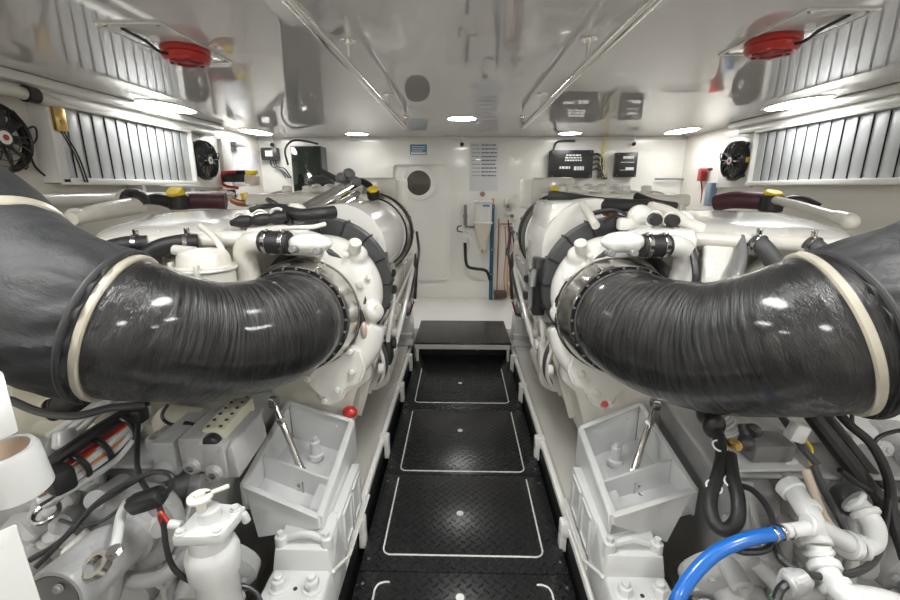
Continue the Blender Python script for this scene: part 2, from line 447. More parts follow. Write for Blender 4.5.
light(1.20, 5.12, .13, .13, 'round glow added for a white reflection against the far wall above the wide black control box')  # its counterpart, also an emitter added where a reflection glows
for x, y in ((0, 1.1), (-1.25, .7), (1.25, .7), (0, -.7), (-1.9, -.6), (1.9, -.6)):
    light(x, y, .15, .30, 'long oval light in the ceiling above and behind the camera')

# ------------------------------------------------------------------ grab rails
def rail(x, s, lab):
    t = thing('grab_rail', (x, 2.2, ZC-.1), lab, 'rail', 'overhead grab rails')
    zr = ZC-.095
    pts = [(x, .2, zr), (x, 1.2, zr), (x, 2.4, zr), (x, 3.6, zr), (x, 3.82, zr), (x, 3.9, zr+.02), (x, 3.92, zr+.06), (x, 3.92, ZC)]
    G().tube(pts, .019, n=20, sub=8).out('bar', stl, t)
    for y in (1.97, 3.02):
        g = G(); g.cyl((x, y, zr), (x, y, ZC), .009, n=14); g.out('post', stl, t)
        g = G(); g.cyl((x, y, ZC-.008), (x, y, ZC), .036, n=28, bev=.002)
        for k in range(3): g.cyl((x+.025*math.cos(k*2.1), y+.025*math.sin(k*2.1), ZC-.011), (x+.025*math.cos(k*2.1), y+.025*math.sin(k*2.1), ZC-.004), .005, n=10)
        g.out('flange', stl, t)
    G().cyl((x, 3.92, ZC-.006), (x, 3.92, ZC), .03, n=24, bev=.002).out('flange', stl, t)
rail(-.46, -1, 'polished steel grab rail hanging over the left side of the walkway')
rail(.515, 1, 'polished steel grab rail hanging over the right side of the walkway')

# ------------------------------------------------------------------ louvre panels
def louvre(s, wx, y0, y1, n, lab):
    f = wx-s*.02                      # outer face plane toward room
    fx = wx-s*.11
    t = thing('louvre_panel', (wx-s*.05, (y0+y1)/2, 1.6), lab, 'louvre', 'side wall louvre panels')
    z0, z1 = 1.595, 2.045
    lo = min(wx, wx-s*.005); hi = max(wx, wx-s*.005)
    G().bb((lo-.0, y0, z0), (hi+.0, y1, z1), 0).out('backing', dark, t)
    a, b = sorted((fx, wx))
    g = G(); g.bb((a, y0, z0), (b, y1, z0+.03), .004); g.bb((a, y0-.01, z1-.02), (b, y1+.01, z1), .004)
    g.bb((a, y0-.025, z0), (b, y0, z1), .004); g.bb((a, y1, z0), (b, y1+.02, z1), .004)
    a2, b2 = sorted((fx-s*.012, fx+s*.01)); g.bb((a2, y0-.02, z0-.01), (b2, y1+.02, z0+.025), .004)
    g.bb((a2, y0-.03, z0), (b2, y0+.03, z1), .004)
    g.out('frame', frm, t)
    p = (y1-y0-.03)/n
    for i in range(n):
        yc = y0+.03+p*(i+.5)
        g = G(); g.box((wx-s*.075, yc, (z0+z1)/2), (.005, p*.98, z1-z0-.05), rot=(0, 0, -s*.10), bev=.0015)
        g.out('slat', slatm, t)
louvre(-1, XL, 2.60, 3.93, 13, 'grey upright-slat louvre panel on the left wall with a bracket on its first slat')
louvre(1, XR, 2.30, 4.07, 16, 'grey upright-slat louvre panel on the right wall')
# white ledge and pipe below the left panel
t = thing('wall_pipe', (XL+.06, 3.2, 1.45), 'thick white horizontal pipe on the left wall under the louvre panel', 'pipe')
G().cyl((XL+.09, 2.2, 1.50), (XL+.09, 4.6, 1.50), .038, n=24).out('pipe', engs, t)
for y in (3.20, 4.03):
    g = G(); g.ring((XL+.09, y-.02, 1.50), (0, 1, 0), .037, .046, .05, 24); g.bb((XL, y-.01, 1.48), (XL+.06, y+.02, 1.52), .003); g.out('clamp', dblue, t)
for y in (3.25, 3.85):
    g = G(); g.bb((XL, y-.012, 1.53), (XL+.11, y+.03, 1.60), .006); g.out('bracket', frm, t)

# ------------------------------------------------------------------ fans
def fan(s, wx, y, z, r, lab, plate=True):
    t = thing('axial_fan', (wx-s*.02, y, z-r), lab, 'fan', 'wall fans')
    ax = (-s, 0, 0); o = V((wx-s*.03, y, z))
    if plate:
        a, b = sorted((wx, wx-s*.03)); G().bb((a, y-.24, z-.245), (b, y+.30, z+.22), .004).out('mounting_plate', white, t)
    g = G(); g.lathe([(r*.99, 0), (r*1.05, .004), (r*1.03, .05), (r*.97, .062), (r*.93, .055), (r*.93, 0)], o, ax, 40)
    for k in range(4):
        th = k*PI/2+PI/4; g.box(o+V((-s*.012, math.cos(th)*r*1.05, math.sin(th)*r*1.05)), (.02, .05, .03), rot=(th, 0, 0), bev=.004)
    g.out('housing', blk, t)
    g = G()
    for k in range(12):
        th = k*PI/6+.1; e1 = V((0, math.cos(th), math.sin(th)))
        g.tube([o+V((-s*.07, 0, 0))+e1*r*.28, o+V((-s*.075, 0, 0))+e1*r*.6, o+V((-s*.055, 0, 0))+e1*r*.99], .0035, n=6, sub=3)
    for q, h in ((.48, .073), (.68, .071), (.85, .063)): g.torus(o+V((-s*h, 0, 0)), ax, r*q, .0022, 36, 6)
    g.out('grille', blk, t)
    g = G()
    for k in range(10):
        th = k*2*PI/10; M = Euler((th, 0, 0)).to_matrix().to_4x4()
        c = o+V((-s*.035, 0, 0))+M.to_3x3() @ V((0, r*.6, 0))
        g.box(c, (.006, r*.62, r*.28), mtx=M @ Euler((0, .6*s, 0)).to_matrix().to_4x4(), bev=.002)
    g.out('blade', rubg, t)
    g = G(); g.cyl(o+V((-s*.02, 0, 0)), o+V((-s*.076, 0, 0)), r*.30, n=32, bev=.006); g.out('hub', blk, t)
    g = G(); g.cyl(o+V((-s*.074, 0, 0)), o+V((-s*.080, 0, 0)), r*.20, n=24, bev=.002); bd = g.out('badge', linem, t)
    g = G(); g.cyl(o+V((-s*.079, 0, 0)), o+V((-s*.082, 0, 0)), r*.09, n=16); g.out('badge_centre', redm if plate != 2 else mgr, bd)
    g = G(); g.box(o+V((-s*.02, -s*0-r*1.03 if s > 0 else -r*1.0, -.0)), (.03, .012, .045), bev=.002); g.out('sticker', yel, t)
    g = G(); g.tube([o+V((-s*.03, r*.9, r*.3)), o+V((-s*.05, r*1.2, r*.45)), o+V((-s*.03, r*1.3, r*.1)), o+V((0, r*1.15, -r*.2))], .005, n=8); g.out('cable', blk, t)
    return t
fan(-1, XL, 4.20, 1.815, .17, 'black fan on a cream plate at the far end of the left louvre panel', 2)
fan(1, XR, 4.40, 1.815, .175, 'black fan with red centre on a cream plate beside the right louvre panel')
fan(-1, XL, 2.31, 1.815, .17, 'black caged fan cut off by the left edge of the photo', False)
# bracket + cable at near left
t = thing('cable_bracket', (XL+.1, 2.6, 1.88), 'bronze coloured metal bracket hanging on the left louvre panel', 'bracket')
g = G(); g.bb((XL+.125, 2.58, 1.88), (XL+.15, 2.655, 2.01), .006); g.bb((XL+.11, 2.60, 1.98), (XL+.13, 2.64, 2.045), .003); g.cyl((XL+.15, 2.62, 1.93), (XL+.156, 2.62, 1.93), .014, n=14); g.out('plate', brass, t)
g = G(); g.tube([(XL+.135, 2.63, 1.89), (XL+.135, 2.70, 1.75), (XL+.128, 2.74, 1.60)], .005, n=8); g.tube([(XL+.135, 2.61, 1.89), (XL+.135, 2.68, 1.75), (XL+.128, 2.72, 1.60)], .005, n=8); g.outs('wire', blk, t)
t = thing('hose_clamp_bracket', (XL+.1, 2.62, 2.02), 'black clip holding a beige hose beneath the left beam', 'clip')
g = G(); g.tube([(XL+.13, 2.2, 2.05), (XL+.13, 2.4, 2.05), (XL+.12, 2.66, 2.03)], .032, n=14); g.out('hose', eng, t)
g = G(); g.ring((XL+.13, 2.44, 2.048), (0, 1, 0), .031, .042, .07, 24); g.out('clip', blk, t)
g = G(); g.tube([(XL+.03, 2.5, 1.78), (XL+.02, 2.53, 1.68), (XL+.02, 2.62, 1.60)], .006, n=8).out('fan_cable', blk, None, 'thin black cable running down beside the caged left fan', 'cable')

# ------------------------------------------------------------------ red detectors on ceiling panels
def sounder(s, c, r, lab, lab2):
    x, y = c
    t = thing('alarm_sounder', (x, y, ZC-.08), lab, 'alarm', 'red ceiling alarms')
    g = G(); g.lathe([(0, -.062), (r*.80, -.062), (r*.93, -.05), (r*.98, -.036), (r*.93, -.028), (r*1.0, -.02), (r*.97, -.008), (r*.8, 0), (0, 0)], (x, y, ZC), (0, 0, 1), 40); g.out('body', redm, t)
    g = G()
    for k in range(6): g.cyl((x+r*.62*math.cos(k*PI/3), y+r*.62*math.sin(k*PI/3), ZC-.068), (x+r*.62*math.cos(k*PI/3), y+r*.62*math.sin(k*PI/3), ZC-.06), .012, n=14, bev=.002)
    g.torus((x, y, ZC-.062), (0, 0, 1), r*.45, .008); g.out('vent_ring', mat('dark_red_%d' % (s+1), (.22, .01, .008), .4), t)
    g = G(); g.tube([(x+s*.02, y-.06, ZC-.045), (x+s*.04, y-.12, ZC-.05), (x+s*.05, y-.18, ZC-.03), (x+s*.09, y-.25, ZC-.006)], .006, n=10); g.out('cable', blk, t)
    G().cyl((x+s*.03, y-.15, ZC-.02), (x+s*.03, y-.15, ZC), .018, n=16, bev=.003).out('cable_gland', frm, t)
    xa, xb = sorted((x-s*.085, x+s*.15)); ya, yb = y-.29, y+.22
    t2 = thing('ceiling_hatch', ((xa+xb)/2, (ya+yb)/2, ZC-.006), lab2, 'hatch', 'ceiling access panels')
    g = G(); g.bb((xa, ya, ZC-.005), (xb, yb, ZC-.0005), .002); g.out('panel', ceil_m, t2)
    g = G(); w = .006
    g.bb((xa-w, ya-w, ZC-.007), (xa, yb+w, ZC-.0005), .001); g.bb((xb, ya-w, ZC-.007), (xb+w, yb+w, ZC-.0005), .001)
    g.bb((xa, ya-w, ZC-.007), (xb, ya, ZC-.0005), .001); g.bb((xa, yb, ZC-.007), (xb, yb+w, ZC-.0005), .001); g.out('edge_strip', frm, t2)
    g = G()
    for a in (xa+.02, xb-.02):
        for b_ in (ya+.02, yb-.02): g.cyl((a, b_, ZC-.008), (a, b_, ZC-.004), .006, n=10)
    g.out('screw', mgr, t2)
sounder(-1, (-1.18, 2.05), .098, 'round red alarm with black cable on the left half of the ceiling', 'glossy ceiling access panel carrying the left red alarm')
sounder(1, (1.25, 1.98), .10, 'round red alarm with black cable on the right half of the ceiling', 'glossy ceiling access panel carrying the right red alarm')

# ------------------------------------------------------------------ far wall fittings
def WB(px, py, d=0): return W(px, py, YB-d)
def rrect(x0, x1, z0, z1, r, y, n=6):
    P = []
    for cx, cz, a in ((x1-r, z1-r, 0), (x0+r, z1-r, PI/2), (x0+r, z0+r, PI), (x1-r, z0+r, 1.5*PI)):
        for k in range(n+1): P.append(V((cx+r*math.cos(a+k*PI/2/n), y, cz+r*math.sin(a+k*PI/2/n))))
    return P
p0 = WB(390.5, 162); p1 = WB(450, 279)
t = thing('hatch_door', ((p0.x+p1.x)/2, YB, p1.z), 'white watertight hatch with round porthole in the far wall', 'hatch')
def frame_ring(x0, x1, z0, z1, r, w, y0, y1, g):
    A = rrect(x0, x1, z0, z1, r, y0); B = rrect(x0+w, x1-w, z0+w, z1-w, max(r-w, .01), y0); n = len(A)
    b = bmesh.new()
    a0 = [b.verts.new(p) for p in A]; b0 = [b.verts.new(p) for p in B]
    a1 = [b.verts.new(p+V((0, y1-y0, 0))) for p in A]; b1 = [b.verts.new(p+V((0, y1-y0, 0))) for p in B]
    for i in range(n):
        j = (i+1) % n
        b.faces.new((a0[i], a0[j], b0[j], b0[i])); b.faces.new((a1[i], b1[i], b1[j], a1[j])); b.faces.new((a0[i], a1[i], a1[j], a0[j])); b.faces.new((b0[i], b0[j], b1[j], b1[i]))
    bmesh.ops.recalc_face_normals(b, faces=b.faces[:]); g.add(b)
g = G(); frame_ring(p0.x, p1.x, p1.z, p0.z, .09, .035, YB-.05, YB, g); g.out('frame', white, t)
g = G(); g.prism(rrect(p0.x+.035, p1.x-.035, p1.z+.035, p0.z-.035, .06, YB-.018), (0, .015, 0), .003)
x0, x1, z0, z1 = p0.x+.052, p1.x-.052, p1.z+.052, p0.z-.052
for k in range(9):
    zz = z0+(z1-z0)*k/8; g.cyl((x0, YB-.023, zz), (x0, YB-.015, zz), .008, n=10); g.cyl((x1, YB-.023, zz), (x1, YB-.015, zz), .008, n=10)
for k in range(1, 4):
    xx = x0+(x1-x0)*k/4; g.cyl((xx, YB-.023, z0), (xx, YB-.015, z0), .008, n=10); g.cyl((xx, YB-.023, z1), (xx, YB-.015, z1), .008, n=10)
g.out('panel', back_m, t)
pc = WB(419, 183); pr = abs(WB(431, 183).x-pc.x)
ph = G().ring(V((pc.x, YB-.035, pc.z)), (0, 1, 0), pr, pr*1.42, .02, 48, .006).out('porthole_ring', white, t)
g = G(); g.cyl((pc.x, YB-.028, pc.z), (pc.x, YB-.017, pc.z), pr*1.02, n=48); g.out('porthole_glass', glassm, ph)
# blue sign
a = WB(410, 144.5); b = WB(427, 155)
t = thing('safety_sign', ((a.x+b.x)/2, YB, b.z), 'small blue notice plate on the far wall above the hatch', 'sign')
cs = G().bb((a.x, YB-.006, b.z), (b.x, YB, a.z), .001).out('plate', bsign, t)
g = G()
for k in range(3):
    zz = a.z-(a.z-b.z)*(.22+.2*k); g.bb((a.x+.02, YB-.0075, zz-.004), (b.x-.02-.03*(k == 2), YB-.0055, zz+.004), 0)
g.bb((a.x+.01, YB-.0075, b.z+.008), (b.x-.01, YB-.0055, b.z+.03), 0); g.out('writing', linem, cs)
# typed sheet
a = WB(470, 142.5); b = WB(497.5, 191)
t = thing('instruction_sheet', ((a.x+b.x)/2, YB, b.z), 'tall laminated sheet of typed lines beside the hatch', 'paper')
G().bb((a.x, YB-.004, b.z), (b.x, YB, a.z), .001).out('sheet', paper, t); cs = t.children[0] if t.children else bpy.data.objects['sheet']
g = G(); rnd = random.Random(3)
for k in range(9):
    zz = a.z-.03-(a.z-b.z)*.078*k; xx = a.x+.03
    while xx < a.x+.11: w = rnd.uniform(.012, .03); g.bb((xx, YB-.0052, zz-.004), (min(xx+w, a.x+.12), YB-.0038, zz+.004), 0); xx += w+.008
    xx = a.x+.14
    while xx < b.x-.03: w = rnd.uniform(.015, .045); g.bb((xx, YB-.0052, zz-.007), (min(xx+w, b.x-.02), YB-.0038, zz+.007), 0); xx += w+.007
g.out('writing', ink, cs)
# brown knob
c = WB(482.5, 194); g = G(); g.cyl((c.x, YB-.03, c.z), (c.x, YB, c.z), .03, n=24, bev=.006); g.out('round_pull', mat('brown_knob', (.28, .20, .17), .4), None, 'small round brown knob on the far wall under the typed sheet', 'knob')

# fuel filter unit
c = WB(483, 215, .10)
t = thing('fuel_filter', (c.x, YB-.1, c.z-.3), 'white filter housing with clear tapering bowl hanging on the far wall', 'filter')
cy = YB-.13
g = G(); top = WB(482, 200, .13).z; bot = WB(482, 223, .13).z; bb_ = WB(482, 249, .13).z
g.lathe([(0, 0), (.10, 0), (.118, -.012), (.118, -.03), (.108, -.04), (.108, bot-top+.02), (.12, bot-top+.01), (.12, bot-top-.01), (0, bot-top-.01)], (c.x, cy, top), (0, 0, 1), 36); g.bolts((c.x, cy, top), (0, 0, 1), .09, 6, .007); g.out('body', engs, t)
g = G(); g.lathe([(0, bot-top), (.108, bot-top), (.095, bot-top-.10), (.05, bot-top-.22), (.035, bb_-top), (0, bb_-top)], (c.x, cy, top), (0, 0, 1), 28); g.out('bowl', mat('filter_bowl', (.72, .69, .55), .15, coat=.6), t)
g = G(); g.cyl((c.x, cy, bb_+.05), (c.x, cy, bb_-.03), .014, n=12); g.bolt((c.x, cy, bb_-.03), (0, 0, -1), .016); g.out('drain_tap', brass, t)
g = G(); g.lathe([(.1195, -.08), (.1195, -.055)], (c.x, cy, top), (0, 0, 1), 12, 1.15*PI, 1.5*PI, (1, 0, 0)); 
g = G(); g.bb((c.x-.01, cy-.112, top-.075), (c.x+.07, cy-.106, top-.05), .001); g.out('label_plate', bsign, t)
g = G(); g.bb((c.x-.16, YB-.05, top-.03), (c.x+.16, YB, bot-.06), .006); g.bb((WB(459, 0).x, YB-.03, WB(0, 225).z), (WB(462, 0).x, YB, WB(0, 199).z), .003); g.out('wall_bracket', white, t)
x = WB(467, 0).x; g = G(); g.tube([(x, cy, WB(0, 204).z), (x, cy, WB(0, 212).z), (x+.005, cy, WB(0, 224).z)], .02, n=12); g.cyl((x, cy, WB(0, 216).z), (x, cy, WB(0, 213).z), .03, n=6); g.out('inlet_valve', mgr, t)
g = G(); g.tube([(x-.04, cy, WB(0, 224).z), (x-.09, cy-.0, WB(0, 225).z), (x-.09, cy, WB(0, 229).z), (x-.03, cy, WB(0, 230).z)], .008, n=8); g.tube([(x, cy, WB(0, 225).z), (c.x-.09, cy, WB(0, 225).z)], .009, n=8, sub=1); g.out('valve_lever', blk, t)
G().bb((x-.04, cy-.04, WB(0, 240).z), (x+.045, cy+.04, WB(0, 231).z), .006).out('valve_body', engs, t)
g = G(); g.tube([(x, cy, WB(0, 239).z), (x+.01, cy, WB(0, 256).z), (x+.04, cy, WB(0, 263).z), (x+.13, cy, WB(0, 265).z), (WB(491, 0).x, cy, WB(0, 267).z), (WB(496, 0).x, cy, WB(0, 276).z)], .019, n=14)
g.out('fuel_hose', rub, None, 'black hose curving from the filter valve to the dark blue pipe', 'hose')
# blue and copper pipes
t = thing('riser_pipe', (WB(497, 0).x, YB-.1, ZP), 'dark blue vertical pipe on the far wall right of the filter', 'pipe')
x = WB(497, 0).x; G().cyl((x, YB-.1, ZP), (x, YB-.1, WB(0, 204, .1).z), .024, n=20).out('pipe', dblue, t)
g = G()
for py in (207, 248, 272): z = WB(0, py, .1).z; g.ring((x, YB-.1, z-.01), (0, 0, 1), .023, .03, .025, 20)
g.out('clamp', mgr, t); G().cyl((x, YB-.1, WB(0, 206, .1).z), (x, YB-.1, WB(0, 198, .1).z), .017, n=12).out('brass_end', brass, t)
g = G(); x = WB(504.5, 0).x; g.tube([(x, YB-.04, ZP), (x, YB-.04, .9), (x, YB-.04, 1.2)], .009, n=10, sub=2); g.out('copper_pipe', copper, None, 'thin copper pipe running down the far wall beside the dark blue pipe', 'pipe')
g = G(); g.tube([WB(500, 224, .05), WB(507, 224, .05), WB(512, 224, .05)], .009, n=8); g.out('copper_pipe', copper, None, 'short level copper pipe crossing behind the blue pipe top', 'pipe')
t = thing('valve_cluster', WB(511, 240, .08), 'cluster of small valves and tubes on the far wall beside the right engine', 'valve')
g = G()
for px, py, w_, h_ in ((506, 203, .05, .1), (513, 205, .05, .07), (508, 213, .09, .04), (516, 196, .04, .06), (514, 220, .06, .06)):
    q = WB(px, py, .05); g.box(q, (w_, .06, h_), bev=.008)
g.outs('valve_body', eng, t)
g = G()
for px, py in ((508, 206), (512, 216), (511, 228), (513, 232)): q = WB(px, py, .09); g.cyl(q-V((0, .04, 0)), q+V((0, .04, 0)), .022, n=12, bev=.004)
g.outs('handwheel', mgr, t)
g = G(); g.tube([WB(508, 220, .08), WB(510, 240, .08), WB(506, 252, .08), WB(510, 257, .08), WB(514, 248, .08), WB(512, 230, .08)], .008, n=8); g.out('wire_loop', blk, t)
g = G()
for dx in (0, 3, 5): g.tube([WB(505+dx, 226, .05), WB(506+dx, 250, .05), WB(504+dx, 275, .05), WB(505+dx, 296, .05)], .006, n=6)
g.outs('tube', orange, t)
g = G(); q = WB(500, 294, .1); g.box(q, (.16, .12, .08), bev=.01); g.out('drain_box', mat('drain_brown', (.10, .05, .045), .5), None, 'low dark brown box on the platform under the blue pipe', 'box')

# black control boxes
def cbox(px0, py0, px1, py1, d, m, lab, lines, cat='control box', screws=True):
    a = WB(px0, py0, d); b = WB(px1, py1, d)
    t = thing('control_box', ((a.x+b.x)/2, YB-d/2, b.z), lab, cat, None)
    cs = G().bb((a.x, YB-d, b.z), (b.x, YB, a.z), .008).out('casing', m, t)
    w_, h_ = b.x-a.x, a.z-b.z
    g = G()
    for (u0, v0, u1, v1) in lines: g.bb((a.x+w_*u0, YB-d-.0015, a.z-h_*v1), (a.x+w_*u1, YB-d+.001, a.z-h_*v0), 0)
    if lines: g.out('writing', linem, cs)
    if screws:
        g = G()
        for u, v in ((.06, .07), (.94, .07), (.06, .93), (.94, .93)): g.cyl((a.x+w_*u, YB-d-.003, a.z-h_*v), (a.x+w_*u, YB-d+.002, a.z-h_*v), .007, n=10)
        g.outs('screw', mgr, t)
    return t
txt = []
rnd = random.Random(5)
def words(u0, u1, v, h):
    out = []; u = u0
    while u < u1-.02: w_ = rnd.uniform(.03, .07); out.append((u, v, min(u+w_, u1), v+h)); u += w_+.015
    return out
cbox(551, 150, 592, 178, .12, blk, 'wide black control box with white lettering on the far wall', words(.36, .7, .16, .05)+words(.34, .72, .25, .05)+words(.34, .74, .34, .05)+words(.22, .5, .58, .09)+words(.56, .8, .58, .14))
cbox(617.5, 152.5, 636, 177, .10, blk, 'narrow black control box right of the wide lettered one', words(.3, .8, .15, .1)+words(.2, .85, .38, .03)+[(.45, .6, .85, .72)]+words(.2, .6, .7, .03))
t_ = cbox(260, 147.5, 277.5, 160, .09, blk, 'small black box with a white display on the far left wall', [(.28, .25, .72, .7)])
g = G()
for dx, dz in ((0, 0), (3, 1), (5, -1)): g.tube([WB(270+dx, 159, .05), WB(272+dx, 166, .05), WB(280+dx, 170+dz, .05), WB(286+dx, 178, .05)], .008, n=8)
g.outs('cable', dkg, t_)
a = WB(290, 146, .36); b = WB(325, 210, .36); b.z = -.34
t = thing('equipment_cabinet', ((a.x+b.x)/2, YB-.1, b.z), 'dark glossy cabinet against the far wall beyond the left engine', 'cabinet')
G().bb((a.x, YB-.36, b.z), (b.x, YB-.15, a.z), .006).out('casing', dkg, t)
G().bb((a.x+.012, YB-.366, b.z+.6), (b.x-.012, YB-.358, a.z-.012), .002).out('glass_front', screen, t)
g = G(); g.tube([WB(288, 165, .40), WB(285, 150, .38), WB(292, 141, .36), WB(305, 141, .36), WB(318, 144, .38)], .011, n=10); g.out('cable', rub, None, 'black cable arching over the dark cabinet on the far wall', 'cable')
# white cards at left
for (y0, y1, z0, z1, lb) in ((4.76, 5.08, 1.60, 1.97, 'wide white card sheet on the left wall beyond the far left fan'), (5.12, 5.42, 1.60, 1.95, 'white card sheet on the left wall right at the far corner')):
    G().bb((XL, y0, z0), (XL+.008, y1, z1), .001).out('card_sheet', paper, None, lb, 'paper')
# first aid like cluster under cards (red hose, yellow, black)
t = thing('pump_cluster', W(232, 190, 4.7), 'cluster of small red, black and yellow pumps and hoses in the far left corner', 'pump')
g = G(); g.tube([W(236, 172, 4.5), W(224, 173, 4.5), W(221, 180, 4.5), W(226, 186, 4.5), W(238, 188, 4.5)], .015, n=12); g.out('red_hose', redm, t)
g = G(); g.box(W(236, 177, 4.55), (.30, .1, .10), bev=.01); g.box(W(244, 173, 4.55), (.2, .1, .05), bev=.01); g.cyl(W(230, 190, 4.55), W(232, 198, 4.55), .05, n=16); g.outs('pump_body', blk, t)
g = G(); g.cyl(W(246, 173, 4.45), W(257, 172, 4.45), .02, n=12); g.cyl(W(244, 193, 4.45), W(246, 199, 4.45), .04, n=12); g.outs('yellow_valve', yel, t)
g = G(); g.cyl(W(252, 175, 4.5), W(252, 184, 4.5), .07, n=20, bev=.01); g.box(W(222, 195, 4.5), (.12, .1, .12), bev=.01); g.outs('reservoir', beige, t)
g = G(); g.tube([W(232, 200, 4.45), W(240, 203, 4.45), W(250, 203, 4.45)], .035, n=12); g.out('copper_elbow', copper, t)
g = G(); g.box(W(219, 190, 4.55), (.1, .08, .18), bev=.006); g.out('white_box', white, t)
# left corner little white fixture near the ceiling
G().bb((XL, 4.54, 1.72), (XL+.05, 4.72, 2.04), .006).out('wall_board', white, None, 'white board standing between the far left fan and the corner', 'board')
G().bb((XL, 4.73, 1.99), (XL+.10, 4.95, 2.035), .006).out('bracket_arm', mgr, None, 'grey bracket bar on the left wall by the corner', 'bracket')
# ceiling nozzles
for px, lb in ((271, 'small black-tipped nozzle under the ceiling above the dark cabinet'), (462, 'small black-tipped nozzle under the ceiling left of the typed sheet'), (635, 'small black-tipped nozzle under the ceiling over the narrow black box')):
    q = WB(px, 133, .06); t = thing('spray_nozzle', (q.x, YB-.06, ZC-.1), lb, 'nozzle', 'ceiling nozzles')
    G().cyl((q.x, YB-.06, ZC-.07), (q.x, YB-.06, ZC), .011, n=12).out('stem', white, t); G().sph((q.x, YB-.06, ZC-.085), .024).out('tip', blk, t)
# yellow-green wires near the right control boxes
t = thing('wire_bundle', WB(603, 165, .05), 'yellow and black wires running up the far wall between the control boxes', 'cable')
g = G(); g.tube([WB(604, 137, .03), WB(605, 150, .03), WB(600, 160, .03), WB(604, 178, .03)], .010, n=8); g.tube([WB(607, 137, .03), WB(602, 152, .03), WB(606, 165, .03), WB(602, 180, .03)], .008, n=8); g.outs('yellow_wire', mat('pale_yellow', (.70, .66, .25), .5), t)
g = G()
for k in range(4): g.tube([WB(592, 155+k*5, .06), WB(598, 154+k*5, .03), WB(602, 160+k*6, .03), WB(598+3*k, 178, .03)], .011, n=8)
g.tube([WB(553, 152, .05), WB(556, 143, .03), WB(562, 141, .03), WB(575, 141, .03)], .012, n=8)
g.outs('grey_cable', dkg, t)
# red unit on right
t = thing('fire_unit', (2.45, 4.9, 1.5), 'red and white valve unit on the right wall beyond the fan', 'valve')
g = G(); g.box(W(703, 175, 5.0), (.08, .09, .13), bev=.01); g.cyl(W(700, 171, 4.93), W(706, 171, 4.93), .03, n=16); g.out('red_body', redm, t)
g = G(); g.tube([W(703, 170, 4.95), W(710, 169, 4.9), W(719, 170, 4.8)], .014, n=8); g.box(W(716, 178, 5.0), (.08, .06, .2), bev=.008); g.out('black_arm', blk, t)
g = G(); g.box(W(706, 192, 5.0), (.06, .06, .24), bev=.008); g.out('white_body', white, t)
g = G(); g.tube([W(700, 176, 5.0), W(702, 190, 5.0), W(701, 203, 5.0)], .007, n=6); g.out('red_wire', redm, t)
g = G(); g.bb((2.59, 4.72, 1.38), (XR, 4.82, 1.62), .01); g.out('wall_box', mat('steel_blue', (.25, .33, .45), .4), None, 'blue grey box low behind the right fan plate', 'box')
g = G(); g.tube([W(655, 179, 5.45), W(680, 179, 5.45), W(690, 181, 5.45), W(694, 190, 5.45), W(693, 205, 5.45)], .010, n=8); g.out('wall_conduit', mgr, None, 'thin grey conduit bending down on the far wall right of the black boxes', 'conduit')

SC.view_settings.view_transform = 'Standard'; SC.view_settings.look = 'None'; SC.view_settings.gamma = 1
SC.view_settings.exposure = .68
SC.cycles.use_denoising = True; SC.cycles.max_bounces = 10; SC.cycles.diffuse_bounces = 6; SC.cycles.glossy_bounces = 5
